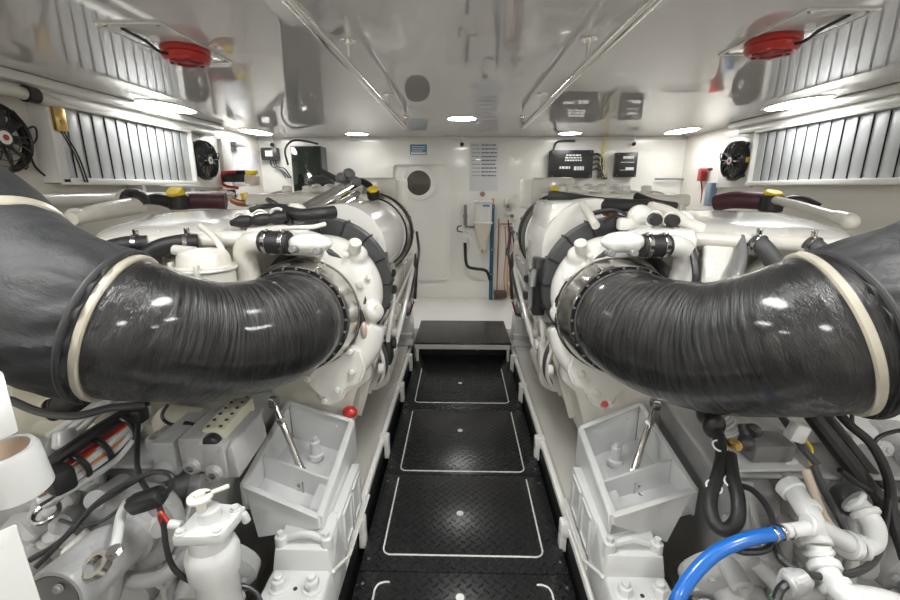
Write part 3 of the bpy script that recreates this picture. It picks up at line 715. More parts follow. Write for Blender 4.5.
# ================================================================== THE TWO ENGINES (authored once, mirrored for the left)
def engine(s):
    Q = (lambda px, py, y: R(px, py, y)) if s > 0 else (lambda px, py, y: L(px, py, y))
    side = 'right' if s > 0 else 'left'
    def B(): return G(s)
    t = thing('marine_engine', (sx(s, 1.1), 2.9, .15), 'big white marine diesel engine standing on the %s side of the walkway' % side, 'engine', 'main engines')
    P = lambda g, n, m, par=None, **k: g.out(n, m, par or t, **k)
    PS = lambda g, n, m, par=None, **k: g.outs(n, m, par or t, **k)
    # --- block and sump
    g = B(); g.hull([(.60, 1.85, .32), (1.55, 1.85, .32), (.60, 4.0, .32), (1.55, 4.0, .32), (.46, 1.85, .80), (1.80, 1.85, .80), (.46, 4.0, .80), (1.80, 4.0, .80), (.46, 1.85, 1.10), (1.85, 1.85, 1.10), (.46, 4.0, 1.1), (1.85, 4.0, 1.1)], .02)
    for i in range(8):
        y = 2.05+i*.25; g.box((.50, y, .62), (.05, .03, .42), rot=(0, -.30, 0), bev=.008)
        g.bolt((.455, y+.12, .86), (-1, 0, 0), .011); g.bolt((.452, y+.12, 1.02), (-1, 0, 0), .011)
    P(g, 'engine_block', eng)
    # hatch covers along the inner flank
    for i in range(3):
        y = 2.20+i*.55; g = B(); g.box((.462, y+.16, .93), (.03, .40, .16), bev=.012)
        g.row((.446, y, 1.0), (.446, y+.32, 1.0), 4, (-1, 0, 0), .007); g.row((.446, y, .865), (.446, y+.32, .865), 4, (-1, 0, 0), .007); P(g, 'side_cover', engc)
    # long sloping rail plates seen along the flank
    g = B(); a = R(517, 233, 3.55); b = R(545, 318, 2.25)
    g.hull([a, a+V((.045, 0, .0)), a+V((0, .0, -.045)), b, b+V((.05, 0, 0)), b+V((0, 0, -.05)), a+V((.045, 0, -.045)), b+V((.05, 0, -.05))], .006)
    c = R(524, 233, 3.5); d = R(553, 312, 2.3); g.hull([c, c+V((.03, 0, 0)), c+V((0, 0, -.03)), d, d+V((.03, 0, 0)), d+V((0, 0, -.03))], .004); P(g, 'side_rail', eng)
    g = B(); g.tube([(.42, 3.7, .98), (.40, 3.2, .90), (.40, 2.6, .74), (.42, 2.2, .62)], .018, n=12); PS(g, 'fuel_pipe', engs)
    g = B(); g.tube([(.40, 3.6, 1.03), (.385, 3.3, .88), (.39, 3.0, .80), (.42, 2.8, .80)], .011, n=10)
    g.tube([(.40, 3.75, 1.2), (.37, 3.6, 1.06), (.375, 3.45, .95), (.39, 3.4, .7)], .012, n=10); PS(g, 'wiring_harness', blk)
    # --- oil pan rib below and starter like cylinder on the flank
    g = B(); g.cyl((.52, 2.35, .50), (.52, 2.75, .50), .085, n=28, bev=.012); g.cyl((.52, 2.28, .50), (.52, 2.36, .50), .06, n=24, bev=.008); g.cyl((.47, 2.38, .62), (.47, 2.62, .62), .035, n=18, bev=.005); P(g, 'starter_motor', engc)
    # --- drum: charge-air / exhaust housing along the inner top
    cx, cz = .605, 1.275
    g = B()
    if s < 0:
        g.lathe([(0, 0), (.215, 0), (.218, .01), (.218, .70), (.226, .705), (.226, .73), (0, .73)], (cx, 2.1, cz), (0, 1, 0), 56)
    else:
        g.lathe([(0, 0), (.24, 0), (.244, .01), (.244, .50), (.25, .505), (.25, .52), (0, .52)], (cx, 2.1, cz), (0, 1, 0), 56)
        g.hull([(.36, 2.12, 1.22), (.80, 2.12, 1.22), (.36, 2.60, 1.22), (.80, 2.6, 1.22), (.40, 2.12, 1.50), (.80, 2.12, 1.52), (.40, 2.6, 1.50), (.8, 2.6, 1.52)], .03)
        g.hull([(.365, 2.12, .90), (.60, 2.12, .90), (.365, 2.60, .90), (.6, 2.6, .9), (.36, 2.12, 1.3), (.6, 2.12, 1.3), (.36, 2.6, 1.3), (.6, 2.6, 1.3)], .02)
        g.bolts((.56, 2.115, 1.30), (0, -1, 0), .03, 1)
    P(g, 'air_drum', engs)
    yR = 2.84 if s < 0 else 2.72
    g = B(); g.lathe([(.215, 0), (.25, .0), (.262, .012), (.258, .05), (.248, .06), (.262, .075), (.262, .13), (.24, .145), (0, .145)], (cx, yR, cz), (0, 1, 0), 56); P(g, 'drum_clamp_ring', blk)
    g = B(); g.ring((cx, yR-.012, cz), (0, 1, 0), .236, .258, .02, 56); P(g, 'steel_band', chrome)
    g = B(); g.lathe([(0, 0), (.23, 0), (.23, .10), (.215, .16), (.15, .19), (0, .19)], (cx-.01, yR+.145, cz-.01), (0, 1, 0), 48)
    for k in range(14):
        th = k*PI/7; g.box((cx-.01+.232*math.cos(th), yR+.22, cz-.01+.232*math.sin(th)), (.02, .12, .02), rot=(0, -th, 0), bev=.004)
    P(g, 'intake_filter', rubg)
    # --- segmented dark strap round the turbine
    bc = V((.655, 2.03, 1.13))
    g = B(); g.ring(bc, (0, -1, 0), .225, .308, .085, 60, .006, a0=0, a1=PI*1.12, ux=(.55, 0, .83)) if s < 0 else g.ring(bc, (0, -1, 0), .225, .308, .085, 60, .006, a0=0, a1=PI*1.12, ux=(.55, 0, .83))
    hs = P(g, 'heat_shield_strap', dkg)
    def ringpt(c, r, ang, y): return V((c.x-math.cos(ang)*r, y, c.z+math.sin(ang)*r))
    g = B()
    for k in range(9):
        an = math.radians(112-k*22); p = ringpt(bc, .308, an, bc.y-.045); p1 = ringpt(bc, .23, an, bc.y-.087)
        g.tube([p1, ringpt(bc, .304, an, bc.y-.089), ringpt(bc, .311, an, bc.y-.08), ringpt(bc, .311, an, bc.y)], .0045, n=6, sub=1)
    PS(g, 'strap_band', rub, hs)
    # --- turbine casting
    g = B()
    g.sph((.64, 1.95, 1.10), (.215, .12, .225))
    cc = V((.655, 0, 1.10))
    arc = [ringpt(cc, .20, math.radians(a_), 1.885) for a_ in (118, 92, 66, 40, 14, -12, -38)]
    g.tube(arc, [.060, .072, .082, .088, .088, .080, .062], n=20)
    g.tube([(.60, 1.80, 1.33), (.72, 1.72, 1.365), (.86, 1.68, 1.365)], [.05, .062, .05], n=18)
    g.sph((.47, 1.84, 1.29), (.05, .05, .045)); g.sph((.405, 1.83, 1.04), (.045, .05, .05))
    g.cyl((.655, 1.98, 1.10), (.655, 1.80, 1.10), .19, n=40)
    g.tube([(.44, 1.87, .97), (.46, 1.85, .86), (.55, 1.83, .74)], [.08, .07, .06], n=16)
    P(g, 'turbine_housing', engs, remesh=.011, sm=6)
    g = B(); g.torus((.655, 1.825, 1.10), (0, 1, 0), .215, .022, 48, 10); P(g, 'heat_wrap', rubg)
    g = B(); g.cyl((.47, 1.80, 1.31), (.455, 1.77, 1.355), .026, n=20, bev=.005); g.bolt((.385, 1.80, 1.06), (-.4, -1, 0), .014); g.bolt((.415, 1.80, 1.20), (-.4, -1, .2), .010); g.bolt((.50, 1.78, 1.30), (-.2, -1, .3), .009); g.box((.45, 1.79, 1.17), (.03, .01, .03), rot=(0, .4, .3), bev=.003)
    PS(g, 'sensor_boss', engc)
    if s < 0:
        g = B(); g.sph((.445, 1.795, .965), (.015, .02, .04)); P(g, 'heat_scorch_plate', mat('scorched_metal', (.62, .50, .42), .35, metal=.3, var=.3, vscale=30))
    # two-bolt oval flange
    a_, b_ = (Q(602, 246, 1.58), Q(650, 246, 1.58)) if s > 0 else (Q(329, 246, 1.58), Q(286, 249, 1.58))
    g = B(); g.sph((a_+b_)/2+V((0, .03, .012)), (.085, .05, .038)); g.box((a_+b_)/2+V((0, .02, 0)), (.12, .06, .055), bev=.025, seg=4); P(g, 'oval_flange', engs, remesh=.007, sm=4)
    g = B()
    for q in ((611, 254), (634, 254)) if s > 0 else ((293, 250), (317, 252)):
        c = Q(q[0], q[1], 1.545); g.cyl(c+V((0, .03, 0)), c+V((0, -.012, .004)), .014, n=16, bev=.003)
    P(g, 'flange_nut', mgr)
    # rubber sleeve + white elbow
    a_, b_ = (Q(641, 246, 1.60), Q(668, 246, 1.62)) if s > 0 else (Q(290, 243, 1.60), Q(262, 242, 1.62))
    d = (b_-a_); u = d.normalized()
    g = B(); g.cyl(a_, b_, .042, n=32, bev=.004); rs = P(g, 'rubber_sleeve', rub)
    for k in (.16, .76):
        g = B(); g.ring(a_+d*k-u*.008, u, .042, .0455, .017, 32, .001); g.box(a_+d*k+V((0, -.02, .045)), (.018, .02, .012), bev=.002); P(g, 'hose_clamp', chrome, rs)
    g = B(); e = b_-u*.01
    g.tube([e, e+u*.035, e+u*.075+V((0, .01, -.014)), e+u*.10+V((0, .02, -.06)), e+u*.095+V((0, .03, -.15))], [.037, .04, .043, .043, .043], n=24)
    g.ring(e+u*.095+V((0, .03, -.17)), (0, 0, 1), .0, .06, .02, 32); P(g, 'coolant_elbow', eng if s < 0 else engs)
    # --- head covers of the inner bank
    g = B(); g.bb((.55, 2.72, 1.455), (1.36, 3.75, 1.53), .02, 3); g.bb((.58, 2.70, 1.38), (1.33, 3.7, 1.46), .01)
    for i in range(6): g.bolt((.62+i*.135, 2.73, 1.50), (0, -1, .3), .012); g.box((.62+i*.135, 2.705, 1.44), (.025, .02, .07), bev=.006)
    P(g, 'rocker_cover', eng)
    g = B(); g.bb((.60, 3.05, 1.53), (1.05, 3.7, 1.575), .012)
    for i in range(5): g.sph((.66+.09*i, 3.08, 1.575), (.035, .04, .02), n=10)
    g.row((.62, 3.07, 1.575), (1.02, 3.07, 1.575), 7, (0, 0, 1), .009); P(g, 'injector_cover', engc)
    g = B(); 
    for i in range(5): g.tube([(.66+.12*i, 2.98, 1.53), (.68+.12*i, 2.90, 1.545), (.70+.12*i, 2.80, 1.54), (.72+.12*i, 2.74, 1.53)], .007, n=8)
    PS(g, 'injector_line', eng)
    # far end box
    g = B(); g.bb((.49, 3.3, 1.40), (.80, 3.95, 1.64), .02, 3); g.bb((.48, 3.28, 1.40), (.81, 3.32, 1.44), .006); P(g, 'expansion_box', eng)
    g = B(); c = Q(555, 190, 2.9) if s > 0 else Q(373, 190, 2.72)
    g.cyl(c+V((0, .02, -.05)), c+V((0, 0, -.005)), .04, n=24, bev=.006); fn = P(g, 'filler_neck', blk)
    g = B(); g.cyl(c+V((0, -.004, -.006)), c+V((0, -.012, .012)), .033, n=24, bev=.005); P(g, 'oil_cap', yel, fn)
    # --- intake dome plate
    n1, n2, n3, n4 = (.86, 1.78, 1.375), (1.60, 1.72, 1.345), (1.85, 2.55, 1.40), (1.00, 2.55, 1.42)
    g = B(); b = bmesh.new(); NU, NV = 20, 14; rows = []
    for j in range(NV+1):
        rr = []
        for i in range(NU+1):
            u_, v_ = i/NU, j/NV
            # squircle mapping for rounded corners
            uu, vv = u_*2-1, v_*2-1
            su = uu*math.sqrt(max(0, 1-.28*vv*vv*abs(vv)**2)); sv = vv*math.sqrt(max(0, 1-.28*uu*uu*abs(uu)**2))
            uu2, vv2 = (su+1)/2, (sv+1)/2
            p = (V(n1)*(1-uu2)+V(n2)*uu2)*(1-vv2)+(V(n4)*(1-uu2)+V(n3)*uu2)*vv2
            e_ = (1-abs(uu)**4)*(1-abs(vv)**4)
            p.z += .055*e_**.6; rr.append(b.verts.new(p))
        rows.append(rr)
    for j in range(NV):
        for i in range(NU): b.faces.new((rows[j][i], rows[j][i+1], rows[j+1][i+1], rows[j+1][i]))
    ex = bmesh.ops.extrude_face_region(b, geom=b.faces[:])
    for v in [q for q in ex['geom'] if isinstance(q, bmesh.types.BMVert)]: v.co.z -= .06
    bmesh.ops.recalc_face_normals(b, faces=b.faces[:]); g.add(b); P(g, 'intake_cover', engs, ang=60)
    if s < 0:
        c = L(180, 185.5, 2.2)
    # body below the cover
    g = B(); g.hull([(.84, 1.86, 1.05), (1.66, 1.82, 1.05), (.92, 2.6, 1.05), (1.85, 2.6, 1.05), (.90, 1.84, 1.34), (1.60, 1.80, 1.32), (1.0, 2.55, 1.36), (1.8, 2.55, 1.36)], .03, 3)
    for i in range(5): g.box((.95+i*.16, 1.815, 1.2), (.035, .05, .24), bev=.015, seg=3)
    P(g, 'intake_plenum', eng)
    g = B(); g.sph((1.02, 1.80, 1.20), (.09, .07, .14)); g.sph((1.22, 1.79, 1.17), (.08, .07, .13)); g.sph((1.40, 1.78, 1.20), (.08, .07, .12)); g.tube([(.90, 1.80, 1.28), (.93, 1.75, 1.20), (.97, 1.74, 1.08)], .035, n=14)
    P(g, 'port_casting', engc, remesh=.012, sm=5)
    # coolant rail in front of the cover with black branch hoses
    g = B(); rp = [(.82, 1.72, 1.375), (1.10, 1.695, 1.365), (1.45, 1.66, 1.35), (1.72, 1.63, 1.34)]
    g.tube(rp, .030, n=20)
    hx = [(1.08, 1.69, 1.36), (1.27, 1.675, 1.355), (1.47, 1.66, 1.35)]
    for h in hx: g.cyl(V(h)+V((0, 0, -.01)), V(h)+V((.01, -.03, -.005)), .034, n=20)
    g.bolts((1.2, 1.69, 1.40), (0, 0, 1), .01, 1, .006); P(g, 'coolant_rail', eng)
    for i, h in enumerate(hx):
        h = V(h)
        if s > 0:
            g = B(); g.tube([h+V((0, -.015, .008)), h+V((.015, -.05, -.01)), h+V((.06, -.085, -.08)), h+V((.13, -.11, -.16)), h+V((.20, -.13, -.25))], .032, n=18); bh = P(g, 'branch_hose', rubg)
        else:
            g = B(); g.tube([h+V((-.03, -.01, .0)), h+V((.03, -.04, .0)), h+V((.11, -.065, -.025)), h+V((.16, -.09, -.09)), h+V((.17, -.11, -.18))], .033, n=18); bh = P(g, 'branch_hose', rub)
        g = B(); ax = V((.35, -1, -.1)) if s > 0 else V((1, -.45, 0)); o = h+(V((.004, -.03, .002)) if s > 0 else V((.0, -.025, .0)))
        g.ring(o, ax, .033, .0375, .016, 28, .001); g.box(o+V((0, -.0, .045)), (.014, .02, .026), bev=.003); P(g, 'hose_clamp', chrome, bh)
    # small black caps above the sleeve, lines, sensors
    caps = [(653, 219), (670, 220)] if s > 0 else [(243, 220), (262, 218), (279, 216)]
    for c in caps:
        q = Q(c[0], c[1], 1.72); g = B()
        if s > 0: g.cyl(q, q+V((-.012, -.06, 0)), .023, n=20, bev=.005)
        else: g.lathe([(0, 0), (.018, 0), (.024, .03), (.023, .05), (.012, .085), (0, .09)], q+V((-.035, 0, 0)), (1, 0, -.15), 20)
        P(g, 'rubber_cap', rub)
    g = B()
    for i, c in enumerate(caps):
        q = Q(c[0], c[1], 1.78); g.cyl(q+V((0, 0, -.06)), q+V((0, .02, 0)), .028, n=18, bev=.005); g.torus(q+V((.0, -.01, 0)), (0, 1, 0), .03, .006, 24, 8)
    g.box(Q(650, 224, 1.8) if s > 0 else Q(262, 224, 1.8), (.26, .05, .05), bev=.012)
    g.sph(Q(640, 216, 1.8) if s > 0 else Q(296, 214, 1.8), (.05, .04, .045)); P(g, 'sensor_block', engc)
    g = B()
    if s > 0:
        g.tube([Q(553, 197, 2.5), Q(575, 201, 2.3), Q(610, 206, 2.1), Q(650, 208, 1.95)], .036, n=18)
    else:
        g.tube([Q(283, 211, 1.80), Q(300, 215, 1.75), Q(318, 214, 1.75), Q(334, 212, 1.80)], .026, n=18); g.tube([Q(283, 211, 1.8), Q(288, 220, 1.75), Q(291, 232, 1.72)], .018, n=14)
    PS(g, 'breather_hose', rub)
    g = B()
    if s > 0:
        g.tube([Q(650, 208, 1.95), Q(668, 213, 1.85), Q(690, 226, 1.75), Q(702, 231, 1.73)], .028, n=14)
        g.tube([Q(596, 226, 1.9), Q(588, 212, 2.0), Q(583, 204, 2.1)], .018, n=12)
    else:
        g.tube([Q(262, 232, 1.68), Q(290, 228, 1.66), Q(312, 227, 1.66), Q(325, 224, 1.7)], .009, n=10)
        g.tube([Q(200, 226, 1.66), Q(212, 235, 1.62), Q(222, 250, 1.6), Q(228, 272, 1.58), Q(232, 285, 1.55)], .012, n=10)
    PS(g, 'oil_pipe', eng)
    g = B()
    if s > 0:
        g.tube([Q(668, 224, 1.72), Q(682, 234, 1.68), Q(692, 250, 1.62), Q(696, 275, 1.56), Q(694, 288, 1.52)], .013, n=10); g.tube([Q(590, 214, 2.0), Q(612, 210, 1.95), Q(626, 216, 1.9), Q(636, 228, 1.85)], .011, n=8); g.tube([Q(604, 222, 1.9), Q(618, 214, 1.85), Q(630, 222, 1.82), Q(622, 230, 1.8)], .008, n=8)
    else:
        g.tube([Q(322, 172, 3.0), Q(340, 180, 2.9), Q(360, 181, 2.8), Q(370, 186, 2.75)], .02, n=10); g.tube([Q(250, 210, 2.0), Q(270, 206, 2.0), Q(292, 208, 1.9), Q(300, 214, 1.8)], .012, n=8); g.tube([Q(268, 200, 2.2), Q(276, 205, 2.1), Q(274, 212, 1.95)], .014, n=8)
    PS(g, 'wire_loom', blk)
    if s > 0:
        g = B(); g.tube([Q(604, 213, 2.0), Q(616, 215, 1.95), Q(634, 213, 1.9)], .012, n=10); g.tube([Q(600, 209, 2.2), Q(625, 209, 2.15), Q(640, 210, 2.1)], .009, n=8); PS(g, 'copper_line', copper)
        g = B(); g.tube([Q(636, 196, 2.4), Q(655, 203, 2.3), Q(676, 206, 2.3)], .02, n=8); P(g, 'black_cable', blk)
    # far dark odds and ends
    g = B(); q = Q(536, 288, 2.05) if s > 0 else Q(384, 282, 2.05)
    g.box(q+V((.02, .05, .0)), (.06, .10, .28), bev=.01); g.box(q+V((.0, 0, .05)), (.07, .07, .08), bev=.012); g.cyl(q+V((-.03, -.02, -.03)), q+V((-.055, -.03, -.03)), .022, n=16); g.cyl(q+V((-.03, -.02, .05)), q+V((-.055, -.03, .05)), .018, n=16); P(g, 'control_valve', blk)
    g = B(); g.cyl(q+V((-.02, -.05, .10)), q+V((-.03, -.06, .02)), .016, n=12); g.box(q+V((-.035, -.03, .0)), (.02, .05, .16), bev=.004); g.bolts(q+V((-.046, -.03, 0)), (-1, 0, 0), .03, 3, .008); P(g, 'valve_plate', mgr)
    # polished tubes (left engine shows them clearly)
    if s < 0:
        g = B(); g.tube([L(297, 217, 2.0), L(325, 202, 2.3), L(352, 187, 2.75)], .045, n=24, sub=3); P(g, 'charge_air_tube', stl)
        g = B(); g.tube([L(330, 213, 2.1), L(351, 201, 2.45)], .032, n=20, sub=1); P(g, 'charge_air_tube', stl)
        g = B(); 
        for q in ((352, 190), (356, 196), (350, 200), (345, 196), (360, 204), (355, 182), (342, 178), (349, 174)): g.sph(L(q[0], q[1], 2.75), (.04, .04, .035), n=10); g.bolt(L(q[0], q[1], 2.70), (0, -1, .4), .014)
        P(g, 'pipe_union', mgr)
        g = B(); g.sph(L(321, 182, 3.3), (.10, .1, .05)); g.cyl(L(349, 184, 3.6), L(349, 176, 3.6), .07, n=28, bev=.03); PS(g, 'breather_housing', dkg)
        # canister with lid
        c = L(205, 268, 1.55)
        g = B(); g.lathe([(0, 0), (.098, 0), (.10, .02), (.10, .12), (.106, .125), (.106, .14), (.09, .142), (.086, .175), (.078, .19), (.04, .2), (0, .202)], c+V((0, 0, -.13)), (0, 0, 1), 40); fc = P(g, 'filler_canister', eng)
        g = B(); g.torus(c+V((0, 0, .0)), (0, 0, 1), .104, .006, 40); 
        for an in (-.3, 1.2, 2.6): g.box(c+V((.105*math.sin(an), -.105*math.cos(an), .005)), (.016, .02, .045), bev=.004)
        P(g, 'lid_clamp', engc, fc)
        g = B(); c = L(178, 270, 1.6); g.lathe([(0, 0), (.09, 0), (.095, .03), (.095, .10), (.07, .13), (0, .14)], c+V((0, 0, -.12)), (0, 0, 1), 32); g.cyl(L(175, 250, 1.6), L(195, 252, 1.58), .02, n=12); P(g, 'thermostat_housing', engc)
        g = B(); c = L(182, 186, 2.2); g.sph(c, (.10, .07, .006), rot=(-.04, 0, 0)); P(g, 'highlight_mark', lspot)  # white oval paints a blown highlight over the cover's logo mark
    else:
        # curved casting seen right of the sleeve
        g = B(); g.hull([R(703, 240, 1.70), R(742, 238, 1.70), R(700, 292, 1.60), R(733, 290, 1.60), R(703, 240, 1.82), R(742, 238, 1.82), R(700, 292, 1.8), R(733, 290, 1.8)], .02, 4); P(g, 'scoop_casting', engc)
        g = B(); g.tube([R(742, 236, 1.69), R(741, 256, 1.64), R(735, 276, 1.59), R(728, 292, 1.56)], [.010, .022, .026, .016], n=16); P(g, 'grey_duct', mgr)
    # outer white pipe and oil cap by the wall
    if s > 0:
        g = B(); g.tube([R(775, 200, 3.0), R(800, 206, 2.7), R(838, 217, 2.3)], .026, n=18); g.cyl(R(838, 217, 2.3), R(850, 220, 2.2), .035, n=16); g.sph(R(850, 222, 2.2), .04); P(g, 'outer_coolant_pipe', eng)
        g = B(); c = R(772, 200, 3.05); g.cyl(c+V((0, 0, -.08)), c+V((0, 0, .03)), .07, n=24, bev=.01); g.tube([c+V((.05, 0, -.02)), c+V((.14, -.05, .0)), c+V((.22, -.12, -.05))], .035, n=12); fn = P(g, 'filler_neck', blk)
        g = B(); g.cyl(c+V((0, -.0, .025)), c+V((0, -.01, .055)), .055, n=24, bev=.008); P(g, 'oil_cap', yel, fn)
        g = B(); g.tube([R(716, 203, 3.3), R(735, 200, 3.2), R(766, 201, 3.1)], .06, n=18); P(g, 'maroon_hose', mar)
    else:
        g = B(); g.tube([L(72, 219, 2.1), L(100, 212, 2.3), L(139, 205, 2.6)], [.03, .045, .05], n=18); g.sph(L(76, 217, 2.15), .045); g.cyl(L(124, 202, 2.7), L(131, 198, 2.7), .06, n=16); P(g, 'outer_coolant_pipe', eng)
        g = B(); g.tube([L(129, 203, 2.65), L(131, 197, 2.65), L(138, 198, 2.6), L(141, 205, 2.6)], .05, n=14); P(g, 'hose_elbow', rub)
        g = B(); c = L(178, 199, 3.0); g.cyl(c+V((0, 0, -.07)), c+V((0, 0, .03)), .065, n=24, bev=.01); g.tube([c+V((.04, 0, -.02)), c+V((.13, -.03, .0)), c+V((.25, -.06, -.02))], [.05, .04, .015], n=12); fn = P(g, 'filler_neck', blk)
        g = B(); g.cyl(c+V((0, -.0, .02)), c+V((0, -.03, .06)), .055, n=24, bev=.008); P(g, 'oil_cap', yel, fn)
        g = B(); g.tube([L(184, 201, 3.1), L(200, 200, 3.15), L(226, 201, 3.2)], .06, n=18); P(g, 'maroon_hose', mar)
    # more rocker gear between cover and drum: clutter in true depth
    rnd = random.Random(11 if s > 0 else 23)
    g = B()
    for i in range(16):
        x = rnd.uniform(.86, 1.25); y = rnd.uniform(2.45, 2.72); z = rnd.uniform(1.36, 1.42)
        g.cyl((x, y, z-.04), (x, y, z+.03), rnd.uniform(.012, .03), n=12, bev=.003)
    for i in range(7):
        x = .85+.06*i; g.tube([(x, 2.1, 1.36), (x+.02, 2.25, 1.42), (x+.04, 2.5, 1.40), (x+.05, 2.7, 1.44)], .010, n=8)
    g.bb((.84, 2.0, 1.20), (1.1, 2.72, 1.36), .02); P(g, 'fuel_rail', engc)
    for k in range(5):
        g = B(); x = .62+.13*k; g.lathe([(0, 0), (.035, 0), (.038, .01), (.03, .02), (.03, .045), (.018, .05), (0, .05)], (x, 2.86, 1.53), (0, 0, 1), 20); P(g, 'injector', engc)
    for k in range(3):
        g = B(); g.tube([(.80+.05*k, 2.02, 1.40), (.84+.05*k, 2.2, 1.45), (.86+.07*k, 2.45, 1.44), (.90+.07*k, 2.66, 1.47)], .012 if k != 1 else .008, n=10); P(g, 'loom_conduit', (rub, dkg, eng)[k])
    g = B(); g.box((.92, 2.3, 1.43), (.14, .16, .05), bev=.01); g.bolts((.92, 2.3, 1.455), (0, 0, 1), .05, 4, .008); P(g, 'sensor_box', engc)
    g = B(); g.box((.86, 2.05, 1.44), (.05, .05, .05), bev=.008); g.cyl((.86, 2.03, 1.45), (.86, 1.98, 1.45), .014, n=12); P(g, 'plug_connector', blk)
    g = B(); g.tube([(.38, 2.25, 1.02), (.37, 2.15, 1.0), (.38, 2.1, .92), (.40, 2.12, .80)], .012, n=10); P(g, 'drain_hose', engs)
    g = B(); g.box((.42, 2.2, .72), (.06, .12, .14), bev=.015); g.cyl((.39, 2.2, .76), (.37, 2.2, .76), .03, n=20, bev=.004); P(g, 'pump_head', blk if s < 0 else engc)
    for k in range(3):
        g = B(); y = 2.1+.06*k; g.tube([(.46, y, .55), (.42, y-.03, .64), (.42, y-.06, .76), (.47, y-.08, .86)], .010+.004*(k == 1), n=10); P(g, 'lube_pipe', (engs, rubg, eng)[k])
    # flywheel housing / lower casting below the elbow
    g = B(); 
    g.hull([(.46, 1.84, .86), (.64, 1.84, .90), (.44, 1.86, .70), (.60, 1.84, .58), (.70, 1.84, .60), (.46, 1.95, .86), (.66, 1.95, .9), (.44, 1.98, .70), (.60, 1.95, .56), (.74, 1.95, .60)], .02, 3)
    pl = [L(q[0], q[1], 1.76) for q in ((304, 378), (318, 362), (343, 344), (360, 350), (366, 368), (360, 384), (347, 390), (342, 402), (328, 409), (318, 396), (308, 386))]
    g.prism(pl, (0, .10, 0), .012, 3)
    P(g, 'flywheel_housing', engs)
    g = B()
    for p in (L(308, 379, 1.75), L(352, 372, 1.75), L(337, 391, 1.75), L(325, 401, 1.75), L(350, 352, 1.75)): g.cyl(V(p)+V((0, .02, 0)), V(p)+V((0, -.012, 0)), .016, n=20, bev=.004); g.bolt(V(p)+V((0, -.011, 0)), (0, -1, 0), .008)
    P(g, 'housing_bolt', engc)
    if s < 0: g = B(); g.sph(L(350, 412, 1.82), (.035, .03, .028)); P(g, 'red_plug', redm)
    else:
        g = B(); g.cyl(R(604, 405, 1.66), R(605, 404, 1.63), .014, n=16); P(g, 'red_plug', redm)
        g = B(); g.tube([R(580, 358, 1.95), R(592, 395, 1.8)], .018, n=14, sub=1); g.tube([R(586, 357, 1.95), R(598, 393, 1.8)], .012, n=14, sub=1); PS(g, 'steel_rod', stl)
        g = B(); g.tube([R(568, 300, 1.9), R(572, 320, 1.85), R(574, 342, 1.85)], .016, n=10); g.box(R(570, 315, 1.85), (.05, .04, .10), bev=.01); P(g, 'harness_plug', blk)
        g = B(); g.lathe([(.03, 0), (.055, 0), (.055, .03), (.03, .03)], R(576, 350, 1.85), (0, -.3, 1), 24); g.tube([R(562, 302, 1.9), R(566, 322, 1.85), R(569, 348, 1.85)], .008, n=8); P(g, 'steel_fitting', chrome)
    # valley clutter low on the inner side
    g = B()
    for i in range(9):
        y = 2.0+i*.22; g.cyl((.43, y, .70+.02*(i % 3)), (.40, y, .70+.02*(i % 3)), .026+.006*(i % 2), n=18, bev=.004)
        g.box((.45, y+.1, .76), (.05, .06, .09), bev=.01)
    P(g, 'flank_fitting', engc)
    g = B()
    for k in range(4): g.tube([(.42+.012*k, 2.0, .86-.03*k), (.415+.01*k, 2.6, .90-.03*k), (.41+.01*k, 3.2, .95-.03*k), (.42, 3.9, 1.0-.03*k)], .009, n=8)
    PS(g, 'flank_pipe', engs)
    return t
eng_r = engine(1); eng_l = engine(-1)

# ------------------------------------------------------------------ exhaust elbows
def exhaust(s):
    side = 'right' if s > 0 else 'left'
    B = lambda: G(s)
    t = thing('exhaust_elbow', (sx(s, .75), 1.3, .85), 'shiny black wrapped exhaust elbow bolted to the %s engine behind a steel clamp ring' % side, 'exhaust elbow', 'exhaust elbows')
    path, rr = ELB[s]
    g = B(); g.tube(path, rr, n=64, sub=10); g.out('hose', wrap_m, t)
    P0 = V(path[0]); d0 = (V(path[0])-V(path[1])).normalized(); r0 = rr[0]
    g = B(); g.ring(P0+d0*.006, d0, r0*.9, r0*1.08, .06, 64, .002); g.out('inner_band', blk, t)
    g = B(); g.ring(P0-d0*.03, d0, r0*.98, r0*1.02, .02, 64, .003); g.out('hose_rim', rubg, t)
    g = B(); g.lathe([(r0*1.065, -.002), (r0*1.075, -.006), (r0*1.09, .0), (r0*1.115, .03), (r0*1.15, .07), (r0*1.185, .12), (r0*1.20, .145), (r0*1.225, .15), (r0*1.225, .165), (r0*1.1, .17), (r0*1.065, .1), (r0*1.065, -.002)], P0, d0, 80)
    g.box(P0+d0*.08+V((-.10, -.0, .205)), (.04, .05, .012), rot=(0, .5, 0), bev=.003); g.out('clamp_ring', chrome, t)
    g = B(); _, ux, uy = basis(d0)
    for k in range(26):
        th = k*2*PI/26; g.box(P0-d0*.002+(ux*math.cos(th)+uy*math.sin(th))*r0*1.045, (.009, .009, .009), bev=.002)
    g.torus(P0+d0*.01, d0, r0*1.03, .004, 64, 6)
    g.out('ring_stud', mgr, t)
    g = B(); g.torus(P0+d0*.19, d0, r0*1.12, .024, 64, 10); g.torus(P0+d0*.22, d0, r0*1.15, .018, 64, 10); g.out('gasket', rub, t)
    P1 = V(path[-1]); d1 = (V(path[-1])-V(path[-2])).normalized(); r1 = rr[-1]
    g = B(); g.ring(P1-d1*.045, d1, r1*.97, r1*1.04, .022, 64, .004); g.out('beige_clamp_band', clampm, t)
    return t
